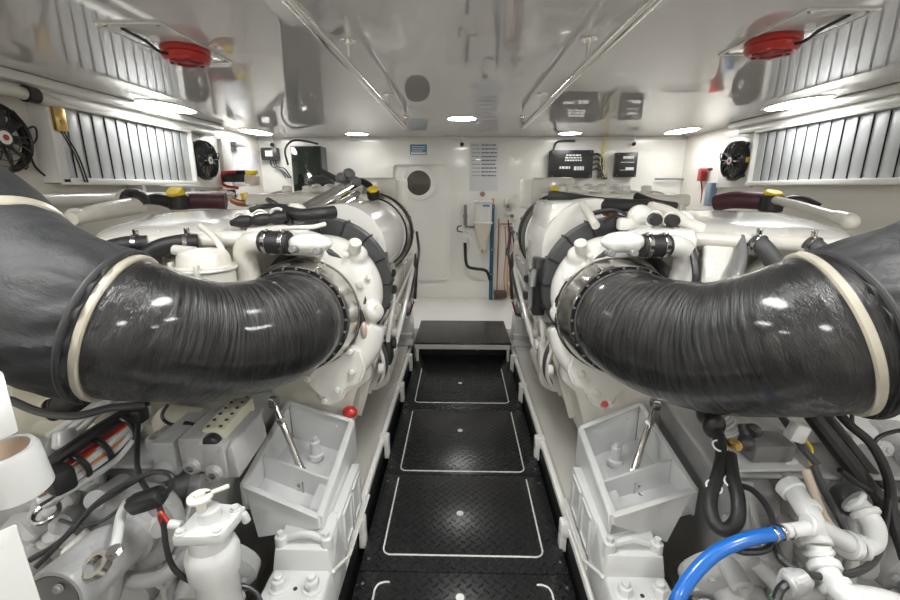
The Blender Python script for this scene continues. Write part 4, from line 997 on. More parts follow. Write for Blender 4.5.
ELB = {
 1: ([R(627, 322, 1.60), R(636, 327, 1.50), R(663, 338, 1.37), R(711, 347, 1.24), R(765, 343, 1.13), R(806, 336, 1.07), R(840, 328, 1.055)], [.196, .195, .194, .193, .194, .198, .202]),
 -1: ([L(293, 321, 1.60), L(285, 326, 1.50), L(260, 335, 1.39), L(215, 341, 1.28), L(168, 336, 1.18), L(136, 330, 1.13), L(110, 324, 1.12)], [.193, .191, .188, .186, .187, .193, .198])}
exhaust(1); exhaust(-1)
def jacket(s, pts, r, lab):
    B = lambda: G(s); p0 = V(pts[0]); 
    t = thing('insulated_pipe', (sx(s, p0.x+.2), p0.y, p0.z-r), lab, 'pipe', 'insulated exhaust pipes')
    g = B(); g.tube(spline(pts, 4), [r*.99, r*1.02, r*1.04, r*1.04, r*1.04], n=96, sub=5)
    for v in g.bm.verts:
        q0 = V((X0+s*v.co.x, v.co.y, v.co.z)) if False else v.co; ds = (v.co-p0).length; r_ = v.co-p0; th = math.atan2(r_.z, r_.y)
        n_ = noise.noise(v.co*7)*.008+noise.noise(v.co*22)*.003+math.sin(th*17+3*noise.noise(v.co*9))*.005*math.exp(-((ds-r)/.05)**2)
        c = min((V(q) for q in spline(pts, 8)), key=lambda q: (q-v.co).length); v.co += (v.co-c).normalized()*n_
    g.out('jacket', insul_m, t)
    d = (V(pts[1])-p0).normalized()
    g = B(); g.torus(p0+d*.012, d, r*1.0, .009, 64, 10); g.out('seam_cuff', mat('jacket_cuff_%d' % (s+1), (.03, .03, .032), .5), t)
    if s < 0:
        c0 = V(pts[-1]); dd = V((.76, .22, .60)).normalized()
        pp = [c0-dd*.02, c0+dd*.06, c0+dd*.16, c0+dd*.30+V((.05, 0, 0))]
        g = B(); g.tube(pp, [.212, .224, .224, .224], n=56, sub=6); g.out('upper_jacket', insul_m, t)
        g = B(); g.ring(c0+dd*.0, dd, .19, .226, .045, 56, .008); g.out('beige_clamp_band', clampm, t)
    return t
JL = [L(120, 327, 1.12), L(84, 318, 1.11), L(44, 301, 1.13), L(12, 283, 1.17), L(-6, 268, 1.20)]
JR = [R(830, 334, 1.055), R(868, 325, 1.05), R(908, 312, 1.06), R(965, 293, 1.08), R(1030, 270, 1.12)]
jacket(-1, JL, .208, 'dark grey quilted insulated pipe rising to the left edge from the left exhaust elbow')
jacket(1, JR, .206, 'dark grey quilted insulated pipe rising to the right edge from the right exhaust elbow')
# ================================================================== BELOW THE ELBOWS
def mount(s):
    side = 'right' if s > 0 else 'left'
    B = lambda: G(s)
    t = thing('engine_mount', (sx(s, .58), 1.5, .15), 'white open box bracket and stepped foot bolted on the %s engine bed' % side, 'engine mount', 'engine mounts')
    if s > 0: A, Bq, C, D = R(581, 428, 1.76), R(640, 404, 1.82), R(695, 490, 1.37), R(613, 516, 1.27)
    else: A, Bq, C, D = L(352, 421, 1.78), L(289, 402, 1.83), L(243, 485, 1.37), L(319, 517, 1.28)
    dn = V((0, 0, -.20)); th = .014
    def wall(p, q, dp, dq, nrm, g): 
        n = V(nrm).normalized()*th; g.prism([p, q, q+dq, p+dp], n, .003)
    g = B(); wall(A, Bq, dn, dn, (0, 1, 0), g); g.row(A.lerp(Bq, .25)+V((0, -.004, -.05)), A.lerp(Bq, .8)+V((0, -.004, -.05)), 2, (0, -1, 0), .005)
    wall(A, D, dn*.9, dn*.35, (-1, 0, 0), g); wall(Bq, C, dn, dn*.55, (1, 0, 0), g)
    # front plate, tapering to its outer lower corner
    lo, ll = (R(667, 543, 1.31), R(612, 525, 1.265)) if s > 0 else (L(258, 538, 1.31), L(320, 529, 1.27))
    g.prism([D, C, lo, ll], (0, .016, 0), .003)
    g.prism([A+dn*.9, Bq+dn*.9, C+dn*.45, D+dn*.40], (0, 0, -.012), .002)
    e0, e1 = A.lerp(D, .62), Bq.lerp(C, .62); g.prism([e0+V((0, 0, -.02)), e1+V((0, 0, -.02)), e1+dn*.7, e0+dn*.7], (0, -.014, 0), .003)
    # thick rim flange
    for p, q in ((A, Bq), (Bq, C), (C, D), (D, A)):
        m = (p+q)/2; d = q-p; L_ = d.length; rot = d.to_track_quat('X', 'Z').to_matrix().to_4x4(); g.box(m, (L_, .024, .008), mtx=rot, bev=.002)
    g.out('bracket', mountw, t)
    g = B(); c = A.lerp(Bq, .5)+V((0, -.10, -.14)); g.cyl(c+V((0, 0, -.03)), c+V((0, 0, .05)), .022, n=18, bev=.004); g.cyl(c+V((0, 0, -.04)), c+V((0, 0, -.01)), .034, n=20, bev=.004); g.cyl(c+V((0, 0, .05)), c+V((0, 0, .07)), .012, n=14); g.out('stud_nut', mountw, t)
    # ribbed rubber mount body on the inner side
    g = B(); g.bb((.462, 1.33, .20), (.50, 1.66, .40), .008); g.hull([(.50, 1.28, .20), (.60, 1.28, .20), (.50, 1.34, .42), (.58, 1.34, .44), (.50, 1.66, .20), (.60, 1.66, .20), (.50, 1.62, .42), (.58, 1.62, .44)], .01); g.out('mount_body', mountw, t)
    for k in range(2):
        g = B(); g.bb((.455, 1.37+k*.14, .23), (.466, 1.385+k*.14, .38), .002); g.bb((.455, 1.47+k*.14, .23), (.466, 1.485+k*.14, .38), .002); g.bb((.455, 1.37+k*.14, .22), (.466, 1.485+k*.14, .235), .002); g.bb((.455, 1.37+k*.14, .37), (.466, 1.485+k*.14, .385), .002); g.out('window_frame', mountw, t)
    g = B(); g.tube([(.455, 1.20, .30), (.455, 1.4, .17), (.452, 1.75, .165)], .006, n=8, sub=1); g.bb((.455, 1.1, .15), (.475, 1.75, .165), .003); g.out('edge_strip', frm, t)
    # foot
    g = B(); g.hull([(.455, 1.20, .30), (.665, 1.20, .30), (.47, 1.20, .385), (.65, 1.20, .385), (.47, 1.36, .405), (.65, 1.36, .405), (.455, 1.36, .15), (.665, 1.36, .15), (.455, 1.2, .15), (.665, 1.2, .15)], .008)
    g.hull([(.455, 1.04, .265), (.675, 1.04, .265), (.465, 1.06, .30), (.665, 1.06, .30), (.465, 1.215, .30), (.665, 1.215, .30), (.45, 1.0, .15), (.685, 1.0, .15), (.45, 1.22, .15), (.685, 1.22, .15)], .01)
    g.out('foot', mountw, t)
    for a in (.505, .615):
        g = B(); g.cyl((a, 1.135, .298), (a, 1.135, .306), .034, n=24, bev=.002); g.cyl((a, 1.135, .305), (a, 1.135, .335), .023, n=6, bev=.003); g.cyl((a, 1.135, .335), (a, 1.135, .35), .013, n=14, bev=.002); g.out('foot_bolt', mountw, t)
    g = B(); g.cyl((.56, 1.13, .299), (.56, 1.13, .302), .007, n=12); g.out('hole', dark, t)
    g = B(); g.tube([(.47, 1.235, .385), (.50, 1.235, .40), (.53, 1.23, .42), (.56, 1.23, .425), (.59, 1.23, .415), (.62, 1.235, .40), (.645, 1.235, .39)], .012, n=10)
    for a in (.478, .635): g.cyl((a, 1.225, .36), (a, 1.225, .42), .02, n=16, bev=.004); g.cyl((a, 1.225, .42), (a, 1.225, .435), .011, n=6)
    g.out('clamp_saddle', mountw, t)
    # strut
    t2 = thing('turnbuckle_strut', (sx(s, .6), 1.55, .4), 'bright steel turnbuckle strut leaning into the %s engine mount bracket' % side, 'strut', 'steel turnbuckles')
    a, b = (R(655, 404, 1.66), R(629, 486, 1.50)) if s > 0 else (L(274, 402, 1.62), L(308, 486, 1.50))
    d = (b-a).normalized(); Ln = (b-a).length
    g = B(); g.cyl(a+d*Ln*.22, a+d*Ln*.82, .0145, n=20, bev=.003); g.cyl(a+d*Ln*.20, a+d*Ln*.27, .021, n=6, bev=.002); g.cyl(a+d*Ln*.80, a+d*Ln*.84, .019, n=6, bev=.002); g.out('sleeve', stl, t2)
    g = B(); g.cyl(a, a+d*Ln*.25, .010, n=14); g.ring(a-V((.014, 0, 0)), (1, 0, 0), .011, .026, .028, 24, .002); g.out('upper_eye', chrome, t2)
    g = B(); g.cyl(a+d*Ln*.8, b, .009, n=14)
    for k in range(7): g.torus(a+d*Ln*(.82+.02*k), d, .009, .002, 14, 6)
    g.out('threaded_end', chrome, t2)
    g = B(); g.box(b+V((-.016, 0, .0)), (.008, .035, .055), bev=.003); g.box(b+V((.016, 0, .0)), (.008, .035, .055), bev=.003); g.cyl(b+V((-.03, 0, .005)), b+V((.03, 0, .005)), .009, n=14); g.box(b+V((0, .01, -.035)), (.07, .07, .012), bev=.003); g.bolt(b+V((.04, -.02, -.03)), (0, 0, 1), .011); g.bolt(b+V((-.04, .02, -.03)), (0, 0, 1), .011); g.bolt(b+V((.03, .0, .005)), (1, 0, 0), .011); g.out('clevis', chrome, t2)
mount(1); mount(-1)

# far mounts standing on the beds by the step
for s, side in ((1, 'right'), (-1, 'left')):
    t = thing('pedestal_mount', (sx(s, .57), 3.95, .15), 'small grey pedestal mount on the %s bed beside the step' % side, 'mount', 'far pedestal mounts')
    g = G(s); g.hull([(.47, 3.82, .15), (.70, 3.82, .15), (.47, 4.1, .15), (.70, 4.1, .15), (.485, 3.85, .40), (.67, 3.85, .40), (.485, 4.08, .42), (.67, 4.08, .42)], .012); g.bb((.46, 3.8, .15), (.70, 3.83, .20), .004); g.bb((.47, 3.81, .24), (.68, 3.86, .26), .003); g.out('body', mountw, t)
    g = G(s); g.cyl((.56, 3.95, .41), (.56, 3.95, .43), .07, n=28, bev=.004); g.out('rubber_pad', rubg, t)
    g = G(s); g.cyl((.55, 3.95, .43), (.53, 4.0, .60), .055, .075, n=24, bev=.006); g.torus((.53, 4.0, .62), (-.1, .3, 1), .05, .018, 24, 8); g.out('canister', gbx, t)
    g = G(s); g.tube([(.49, 3.9, .44), (.47, 3.87, .50), (.45, 3.86, .56)], .008, n=8); g.out('red_tag', redm, t)

# -------- gearboxes
def gearbox(s):
    side = 'right' if s > 0 else 'left'
    PS = lambda g, n, m: g.outs(n, m, t)
    B = lambda: G(s); Q = R if s > 0 else L
    t = thing('marine_gearbox', (sx(s, 1.25), 1.3, -.05), 'grey-white gearbox with pipes and bolts low beneath the %s exhaust elbow' % side, 'gearbox', 'gearboxes')
    P = lambda g, n, m, **k: g.out(n, m, t, **k)
    a0 = .92
    g = B(); g.hull([(a0, 1.10, -.1), (a0, 1.80, -.1), (1.9, 1.10, -.1), (1.9, 1.8, -.1), (a0, 1.25, .60), (a0, 1.80, .70), (1.9, 1.25, .60), (1.9, 1.8, .7)], .02)
    g.prism([(a0-.018, 1.02, -.1), (a0-.018, 1.85, -.1), (a0-.018, 1.85, .72), (a0-.018, 1.25, .62), (a0-.018, 1.02, .40)], (.018, 0, 0), .004)
    g.prism([(a0-.03, 1.0, .2), (a0-.03, 1.03, .2), (a0-.03, 1.28, .62), (a0-.03, 1.25, .64)], (.04, 0, 0), .003)
    P(g, 'casing', gbx)
    g = B(); g.row((a0-.018, 1.12, .42), (a0-.018, 1.3, .58), 3, (-1, 0, 0), .010); g.row((a0-.018, 1.4, .62), (a0-.018, 1.75, .68), 4, (-1, 0, 0), .010); P(g, 'casing_bolt', gbx)
    rnd = random.Random(5+s)
    g = B(); g.lathe([(0, -.10), (.06, -.10), (.07, -.085), (.075, -.04), (.12, -.03), (.135, -.02), (.15, .0), (.15, .04), (0, .04)], (.84, 1.14, .36), (0, .92, .38), 48); g.bolts((.84, 1.115, .35), (0, -.92, -.38), .125, 10, .009); P(g, 'end_housing', gbx)
    g = B(); 
    for (a, y, z, r_, l_) in ((.78, 1.04, .47, .03, .09), (.90, 1.03, .45, .026, .08), (.95, 1.05, .30, .035, .10), (.74, 1.05, .30, .03, .08), (1.02, 1.08, .50, .03, .1), (.97, 1.10, .58, .022, .1)): g.cyl((a, y+.06, z), (a, y+.06-l_, z-.01), r_, n=22, bev=.006); g.cyl((a, y+.06-l_-.006, z-.01), (a, y+.07-l_, z-.01), r_*.5, n=6)
    PS(g, 'plug_boss', gbx)
    g = B(); g.tube([(.80, 1.02, .55), (.86, .99, .50), (.96, 1.0, .46), (1.08, 1.04, .44)], .02, n=14); g.tube([(1.05, 1.05, .62), (1.0, 1.0, .54), (1.02, .98, .42), (1.1, 1.0, .3)], .016, n=14); PS(g, 'oil_gallery_pipe', gbx)
    # stacked round housings facing the camera
    specs = [(1.10, 1.12, .36, .16, .14), (1.42, 1.10, .42, .13, .16), (.95, 1.16, .18, .10, .12), (1.62, 1.15, .22, .17, .1), (1.25, 1.1, .05, .16, .12)]
    for (a, y, z, r, l) in specs[:]:
        g = B(); g.lathe([(0, -l), (r*.55, -l), (r*.62, -l*.9), (r*.66, -l*.5), (r*.9, -l*.42), (r*.95, -l*.3), (r, -l*.1), (r, 0), (0, 0)], (a, y+.1, z), (0, 1, .25), 40)
        g.bolts((a, y+.1-l*.5, z-.0-l*.1), (0, -1, -.25), r*.80, 8, .011); P(g, 'bearing_cover', gbx)
    # upper deck castings
    g = B()
    for i in range(14):
        a = rnd.uniform(.86, 1.8); y = rnd.uniform(1.30, 1.72); z = .66
        k = rnd.random()
        if k < .35: g.cyl((a, y, z), (a, y, z+rnd.uniform(.04, .10)), rnd.uniform(.025, .06), n=20, bev=.006)
        elif k < .7: g.box((a, y, z+.03), (rnd.uniform(.06, .16), rnd.uniform(.06, .14), rnd.uniform(.06, .11)), rot=(0, 0, rnd.uniform(-.3, .3)), bev=.012)
        else: g.sph((a, y, z+.02), (rnd.uniform(.04, .09), rnd.uniform(.04, .08), .05))
    g.box((1.33, 1.5, .665), (1.0, .46, .02), rot=(.12, 0, 0), bev=.005)
    P(g, 'deck_casting', gbx, remesh=.009, sm=3)
    g = B()
    for i in range(26):
        a = rnd.uniform(.86, 1.8); y = rnd.uniform(1.22, 1.5); g.bolt((a, y, .60+(y-1.25)*.18), (0, -.1, 1), .011)
    P(g, 'deck_bolt', gbx)
    for i in range(4):
        g = B(); a = .92+.2*i; g.tube([(a, 1.18, .15), (a+.02, 1.10, .30), (a+.05, 1.12, .48), (a+.12, 1.25, .62), (a+.2, 1.4, .68)], .018, n=12); P(g, 'oil_line', gbx)
    g = B()
    for i in range(18):
        a = rnd.uniform(.85, 1.8); z = rnd.uniform(.0, .5); y = 1.12+z*.18
        if rnd.random() < .5: g.cyl((a, y, z), (a, y-rnd.uniform(.03, .08), z), rnd.uniform(.02, .045), n=18, bev=.005)
        else: g.box((a, y-.02, z), (rnd.uniform(.05, .12), .06, rnd.uniform(.04, .10)), rot=(0, rnd.uniform(-.5, .5), 0), bev=.012)
    g.box((1.33, 1.19, .25), (.98, .03, .56), rot=(-.18, 0, 0), bev=.005)
    P(g, 'front_casting', gbx, remesh=.009, sm=3)
    return t
gr_ = gearbox(1); gl_ = gearbox(-1)

# -------- left foreground
# valve block with three round ports
t = thing('valve_block', (X0-.87, 1.3, .62), 'grey-white valve block with three round ports under the left elbow', 'valve block')
B = lambda: G(-1)
for i, (px, py) in enumerate(((166, 470), (193, 466), (215, 473))):
    c = L(px, py-12, 1.20); w = .075
    g = B(); g.box(c+V((0, .09, .0)), (w, .20, .12), bev=.008); 
    f = L(px, py, 1.195); g.lathe([(.012, .012), (.022, .014), (.026, .022), (.033, .03), (.036, .05), (.012, .05)] if i else [(0, .0), (.022, .0), (.03, .012), (.033, .05), (0, .05)], f+V((0, -.03, 0)), (0, 1, .1), 28)
    g.row(c+V((-w*.36, -.012, .045)), c+V((w*.36, -.012, .045)), 2, (0, -1, 0), .005)
    g.out('port_block', gbx, t)
g = B(); g.hull([L(231, 446, 1.2), L(240, 478, 1.2), L(262, 412, 1.42), L(268, 436, 1.42), L(226, 450, 1.2), L(226, 478, 1.2), L(240, 408, 1.42)], .006); g.out('end_plate', gbx, t)
g = B(); a, b = L(214, 440, 1.23), L(245, 405, 1.45); d = b-a
g.box((a+b)/2+V((0, 0, .01)), (.075, d.length, .06), mtx=d.to_track_quat('Y', 'Z').to_matrix().to_4x4(), bev=.008)
M_ = d.to_track_quat('Y', 'Z').to_matrix()
g.out('terminal_block', mat('aged_cream', (.62, .60, .48), .4, var=.15), t)
g = B()
for i in range(6):
    for j in (-1, 1): q = (a+b)/2+M_ @ V((j*.02, (i-2.5)*.038, .04)); g.cyl(q, q+M_ @ V((0, 0, .003)), .006, n=10)
g.out('screw', dkg, t)
g = B(); g.cyl(a-d.normalized()*.03, a+d.normalized()*.02, .028, n=20, bev=.006); g.out('plug', blk, t)
g = B(); a, b = L(162, 420, 1.42), L(205, 425, 1.40); g.cyl(a, b, .058, n=28, bev=.012); g.cyl(a-(b-a)*.15, a, .02, n=16); g.out('cylinder', mat('aged_cream_enamel', (.66, .64, .54), .35, var=.1), t)
g = B(); g.box(L(185, 438, 1.35), (.22, .10, .05), bev=.01); g.out('base_block', gbx, t)
g = B(); g.tube([L(168, 404, 1.36), L(162, 416, 1.34), L(170, 424, 1.33), L(190, 426, 1.31), L(204, 431, 1.28)], .006, n=8); g.tube([L(185, 424, 1.31), L(198, 428, 1.30), L(206, 434, 1.27)], .012, n=10); g.out('sensor_cable', blk, t)

# oil filter canister
t = thing('filter_canister', L(215, 600, .95), 'tall white filter canister with a small valve on its cap beside the left mount', 'filter')
t.location = (X0-.66, .92, .1)
c = V((.675, .93, -.03))
g = B(); g.lathe([(0, .12), (.046, .12), (.053, .14), (.054, .60), (.064, .615), (.066, .67), (.06, .69), (.052, .70), (.050, .735), (0, .735)], c, (0, 0, 1), 44); g.out('body', mountw, t)
g = B(); g.hull([c+V((-.06, -.045, .735)), c+V((.06, -.055, .735)), c+V((-.07, .06, .735)), c+V((.05, .075, .735)), c+V((-.06, -.045, .765)), c+V((.06, -.055, .765)), c+V((-.07, .06, .765)), c+V((.05, .075, .765))], .006)
for dx, dy in ((-.045, -.035), (.045, -.04), (-.05, .045), (.035, .06)): g.bolt(c+V((dx, dy, .765)), (0, 0, 1), .011)
g.cyl(c+V((.0, .01, .76)), c+V((.0, .01, .80)), .028, n=24, bev=.005); g.out('cap', mountw, t)
g = B(); g.cyl(c+V((.01, .0, .80)), c+V((.01, .0, .83)), .012, n=14); g.cyl(c+V((.01, 0, .83)), c+V((.01, 0, .842)), .030, n=24, bev=.003); g.cyl(c+V((.01, 0, .84)), c+V((.01, 0, .85)), .014, n=6); g.box(c+V((-.02, .025, .838)), (.06, .014, .008), rot=(0, 0, -.7), bev=.003); g.out('vent_valve', eng, t)
g = B(); g.tube([c+V((-.045, .04, .75)), c+V((-.065, .05, .745)), c+V((-.07, .055, .72))], .011, n=12); g.cyl(c+V((.07, .0, .75)), c+V((.10, .0, .755)), .012, n=14); g.out('side_fitting', mountw, t)
g = B(); g.tube([c+V((.10, .0, .755)), c+V((.125, .01, .78)), c+V((.14, .02, .76)), c+V((.145, .03, .72))], .005, n=8); g.out('red_wire', redm, t)

# starter motor like cylinder at the bottom left
t = thing('starter_motor', (X0-1.0, .9, .45), 'large white cylindrical motor with a grey end face at the bottom left', 'motor')
a, b = L(133, 530, 1.06), L(74, 582, .86); d = (b-a).normalized(); KS = .70
g = B(); g.lathe([(0, 0), (.07, 0), (.083, .008), (.083, .035), (.074, .042), (.074, .245), (.070, .255), (.062, .257)], a, d, 52); g.bolts(a+d*.010, -d, .077, 6, .006); g.out('body', gbx, t)
g = B(); g.lathe([(0, .258), (.060, .258), (.060, .25), (0, .25)], a, d, 40); g.out('end_face', mgr, t)
g = B(); g.bolt(a+d*.258+V((-.02, 0, .035)), d, .009); g.bolt(a+d*.258+V((.03, 0, -.02)), d, .009); g.out('end_screw', gbx, t)
g = B(); g.lathe([(0, -.12), (.06, -.12), (.09, -.10), (.12, -.06), (.13, -.015), (.13, 0), (.07, .002), (0, .002)], a, d, 48); g.bolts(a+d*-.005, d, .11, 9, .009); g.out('bell_housing', gbx, t)
c = L(140, 505, 1.10); g = B(); g.cyl(L(157, 529, 1.05), L(122, 522, 1.10), .033, n=28, bev=.006); g.cyl(L(159, 529, 1.045), L(156, 529, 1.05), .026, n=24, bev=.003)
g.cyl(L(133, 518, 1.12), L(133, 508, 1.12), .022, n=18, bev=.007); g.cyl(L(150, 518, 1.10), L(150, 509, 1.10), .02, n=18, bev=.007); g.out('solenoid', gbx, t)
g = B(); g.tube([L(112, 556, .86), L(117, 538, .90), L(121, 515, .98), L(127, 502, 1.02)], .012, n=14); g.out('dipstick_tube', mountw, t)
g = B(); g.lathe([(.02, 0), (.032, 0), (.032, .02), (.02, .02)], L(100, 566, .86), (.2, -.6, 1), 24); g.bolt(L(115, 552, .85), (0, -.4, 1), .014); g.out('ring_fitting', chrome, t)
g = B(); g.hull([L(58, 555, .95), L(85, 530, 1.0), L(95, 535, 1.0), L(70, 565, .93), L(62, 548, .98), L(88, 525, 1.03)], .008); g.out('terminal_cover', engs, t)

# clutter of small fittings behind it
t = thing('fitting_cluster', (X0-1.15, 1.0, .5), 'cluster of small grey-white pipe fittings at the left behind the cylindrical motor', 'fitting')
g = B()
for px, py, r in ((35, 515, .03), (50, 505, .035), (30, 532, .03), (60, 520, .03), (45, 540, .03), (52, 532, .035), (68, 500, .03), (104, 492, .02), (90, 500, .022), (85, 515, .035)): q = L(px, py, 1.08); g.cyl(q+V((0, .05, -.05)), q, r, n=20, bev=.006)
for px, py in ((40, 522), (58, 510), (75, 520), (66, 535)): q = L(px, py, 1.1); g.box(q, (.08, .06, .05), rot=(.2, .2, .5), bev=.01)
g.out('union_fitting', gbx, t)
for (p, q, r) in (((60, 525), (96, 492), .028), ((48, 500), (88, 470), .024), ((70, 540), (112, 504), .018), ((95, 500), (122, 482), .026)):
    g = B(); g.tube([L(*p, 1.0), L((p[0]+q[0])/2, (p[1]+q[1])/2, 1.1), L(*q, 1.2)], r, n=18); g.out('pipe', gbx, t)
g = B(); g.torus(L(46, 513, 1.0), (0, -.4, 1), .03, .007, 24, 8); g.out('ring', chrome, t)

# big outboard surfaces at left, between elbow and wall
t = thing('heat_exchanger', (X0-1.45, 1.6, .1), 'cream folded metal casing behind the cables under the left insulated pipe', 'casing')
g = B(); g.hull([L(10, 378, 1.5), L(60, 372, 1.6), L(85, 392, 1.6), L(62, 405, 1.45), L(12, 405, 1.4), (1.6, 1.8, .4), (1.2, 1.7, .4), (1.7, 1.4, .4)], .01); g.hull([(1.15, 1.35, .2), (2.0, 1.35, .2), (1.15, 1.9, .2), (2.0, 1.9, .2), (1.15, 1.42, .72), (2.0, 1.42, .74), (1.15, 1.9, .80), (2.0, 1.9, .8)], .02); g.out('casing', mat('cream_casing', (.60, .575, .49), .4, var=.12, dirt=.3), t)
g = B(); g.tube([L(40, 405, 1.42), L(60, 392, 1.45), L(80, 380, 1.5)], .010, n=8); g.box(L(25, 374, 1.45), (.16, .10, .07), rot=(0, 0, .2), bev=.008); g.out('lip', mat('cream_lip', (.62, .58, .45), .4), t)
g = B(); 
for k in range(3): g.tube([L(48+k*10, 436+k*3, 1.25), L(80+k*8, 415, 1.3), L(112+k*6, 392, 1.38)], .011, n=10)
g.outs('grey_tube', mountw, t)
g = B(); g.cyl(L(66, 447, 1.2), L(64, 430, 1.22), .035, .03, n=20, bev=.006); g.out('white_funnel', mountw, t)
g = B(); pts = [L(52, 410, 1.32), L(75, 400, 1.33), L(96, 393, 1.36)]
g.tube(pts, .034, n=18)
for k in range(9): q = pts[0].lerp(pts[2], k/8); g.torus(q, pts[2]-pts[0], .034, .006, 24, 8)
g.out('corrugated_hose', rub, t)

# cable looms at left
def cable(name, s, pts, r, m, lab, cat='cable', grp=None, side_fn=None):
    g = G(s); F_ = side_fn or (L if s < 0 else R)
    g.tube([F_(*p) for p in pts], r, n=10, sub=7); return g.out(name, m, None, lab, cat, grp)
cable('black_cable', -1, [(10, 400, 1.2), (40, 412, 1.15), (75, 416, 1.15), (110, 408, 1.2), (145, 405, 1.25)], .012, rubg, 'grey-black cable sagging under the left insulated pipe beside the cream casing')
t = thing('cable_loom', L(70, 470, 1.1), 'bundle of red, grey, orange and black cables tied together at the left', 'cable bundle')
t.location = (X0-1.0, 1.15, .6)
ends = ((45, 478), (135, 412))
loom = [(rub, .017, 0, -14), (dkg, .02, -4, -8), (mar, .009, 2, -7), (redm, .006, 4, -3), (mountw, .014, 8, 4), (orange, .005, 8, 0), (mountw, .012, 14, 10), (orange, .006, 12, 8), (green, .006, 6, 2), (dkg, .012, 17, 14), (mountw, .010, 20, 14)]
for k, (m_, r_, dx, dy) in enumerate(loom):
    g = B(); j = (k*37 % 7)-3
    g.tube([L(30+dx*.6, 492+dy*.8+j, .98), L(60+dx, 470+dy, 1.04), L(95+dx, 446+dy*.9+j*.6, 1.14), L(125+dx*.6, 423+dy*.7, 1.24), L(146+dx*.2, 405+dy*.3, 1.32)], r_, n=10, sub=6); g.out('cable', m_, t)
for (px, py, y_) in ((78, 466, 1.07), (100, 450, 1.14), (125, 428, 1.22)):
    g = B(); c = L(px, py, y_); d = L(125, 423, 1.24)-L(60, 470, 1.04); g.ring(c-d.normalized()*.012, d, .040, .048, .016, 24, .003); g.out('tie', blk, t)
g = B(); g.box(L(135, 415, 1.26), (.07, .05, .05), bev=.012); g.box(L(57, 478, 1.0), (.09, .06, .07), rot=(0, 0, .4), bev=.015); g.outs('connector', blk, t)
cable('looped_cable', -1, [(138, 425, 1.18), (137, 450, 1.1), (138, 470, 1.04), (146, 488, 1.0), (158, 497, .98), (171, 488, .98), (172, 477, .98), (162, 472, .99), (148, 474, 1.0), (125, 484, 1.0), (95, 505, .98), (62, 540, .93), (30, 560, .9)], .0075, blk, 'black cable making a small loop before the valve block')
cable('black_cable', -1, [(140, 478, 1.02), (118, 492, 1.0), (88, 512, .97), (55, 548, .9), (35, 568, .86)], .0065, blk, 'thinner black cable running parallel below the looped cable')
cable('black_cable', -1, [(158, 503, .97), (163, 520, .96), (166, 545, .94), (172, 565, .93), (185, 578, .92), (205, 585, .98), (240, 586, 1.0), (255, 592, 1.0), (262, 605, .98)], .0075, blk, 'black cable hanging down and passing behind the filter canister')
cable('grey_cable', -1, [(60, 520, 1.0), (80, 526, .98), (100, 522, .98), (118, 510, 1.0), (130, 498, 1.02)], .005, dkg, 'thin grey cable curving over the pipe fittings at the left')
g = B(); g.box(L(147, 500, .98), (.10, .05, .045), rot=(.2, .35, 0), bev=.012); g.out('cable_connector', blk, None, 'chunky black cable connector below the loop of cable', 'connector')

# white post and tank at the very left edge
t = thing('white_post', (X0-1.0, .75, .1), 'smooth white sloping post and lower panel at the left edge', 'post')
g = B(); g.hull([L(-60, 352, .78), L(3, 372, .74), L(19, 432, .70), L(-60, 470, .70), L(-60, 352, .88), L(3, 372, .80), L(19, 432, .76), L(-60, 470, .80)], .004); g.out('post', mountw, t)
g = B(); g.hull([L(-70, 560, .66), L(16, 524, .66), L(44, 610, .62), L(60, 680, .60), L(-70, 680, .60), L(-70, 560, .72), L(16, 524, .72), L(44, 610, .68), L(60, 680, .66)], .004); g.out('lower_panel', mountw, t)
t = thing('open_white_cup', (X0-.9, .7, .4), 'white open-topped round bin with cream inside at the left edge', 'bin')
c = L(2, 450, .74)
g = B(); g.lathe([(.042, .0), (.050, 0), (.055, -.010), (.055, -.10), (.0, -.11), (0, -.10), (.042, -.09), (.042, 0)], c, (0, -.12, 1), 48); g.out('bin', mountw, t)
g = B(); g.lathe([(.0415, -.004), (.0415, -.088), (0, -.089)], c, (0, -.12, 1), 40); g.out('inner_lining', mat('cream_lining', (.72, .58, .46), .45), t)
g = B(); g.hull([c+V((-.01, -.05, -.03)), c+V((.12, -.09, -.04)), c+V((-.02, -.055, -.09)), c+V((.12, -.09, -.16)), c+V((.12, .02, -.04)), c+V((.12, .02, -.16)), c+V((0, 0, -.10))], .004); g.out('bracket', mountw, t)
g = B(); g.tube([c+V((-.01, -.03, -.05)), c+V((.02, -.05, -.065)), c+V((.05, -.06, -.08))], .009, n=8); g.out('strap', mat('strap_brown', (.10, .03, .02), .5), t)

# -------- right foreground
B = lambda: G(1)
t = thing('blue_hose', (.75, .9, .6), 'bright blue hose curving up from the bottom to a white fitting at the right', 'hose')
g = B(); g.tube([R(664, 640, .80), R(676, 603, .82), R(692, 576, .85), (R(716, 553, .88)), R(745, 540, .90), R(778, 533, .92)], .0165, n=24, sub=10); g.out('hose', blue, t)
a, b = R(772, 534, .918), R(790, 531, .924)
g = B(); d = (b-a).normalized()
for k in (0, .45, .9): g.ring(a+(b-a)*k, d, .016, .0195, .007, 24, .001)
g.out('clamp', chrome, t)
t = thing('raw_water_pipe', (1.0, .95, .4), 'assembly of thick white pipe elbows and threaded unions at the lower right', 'pipe')
def PT(pts, r, n=22): g = B(); g.tube([R(*p) for p in pts], r, n=n); g.out('pipe', mountw, t)
PT([(784, 531, .92), (800, 529, .93), (812, 527, .94)], .017)
PT([(793, 489, 1.05), (803, 505, 1.0), (812, 520, .96), (816, 535, .94)], .026)
PT([(812, 524, .95), (835, 536, .97), (855, 547, .98), (864, 548, .98)], .024)
PT([(860, 548, .98), (872, 542, .99), (874, 528, 1.0), (866, 514, 1.02), (856, 503, 1.05)], .026)
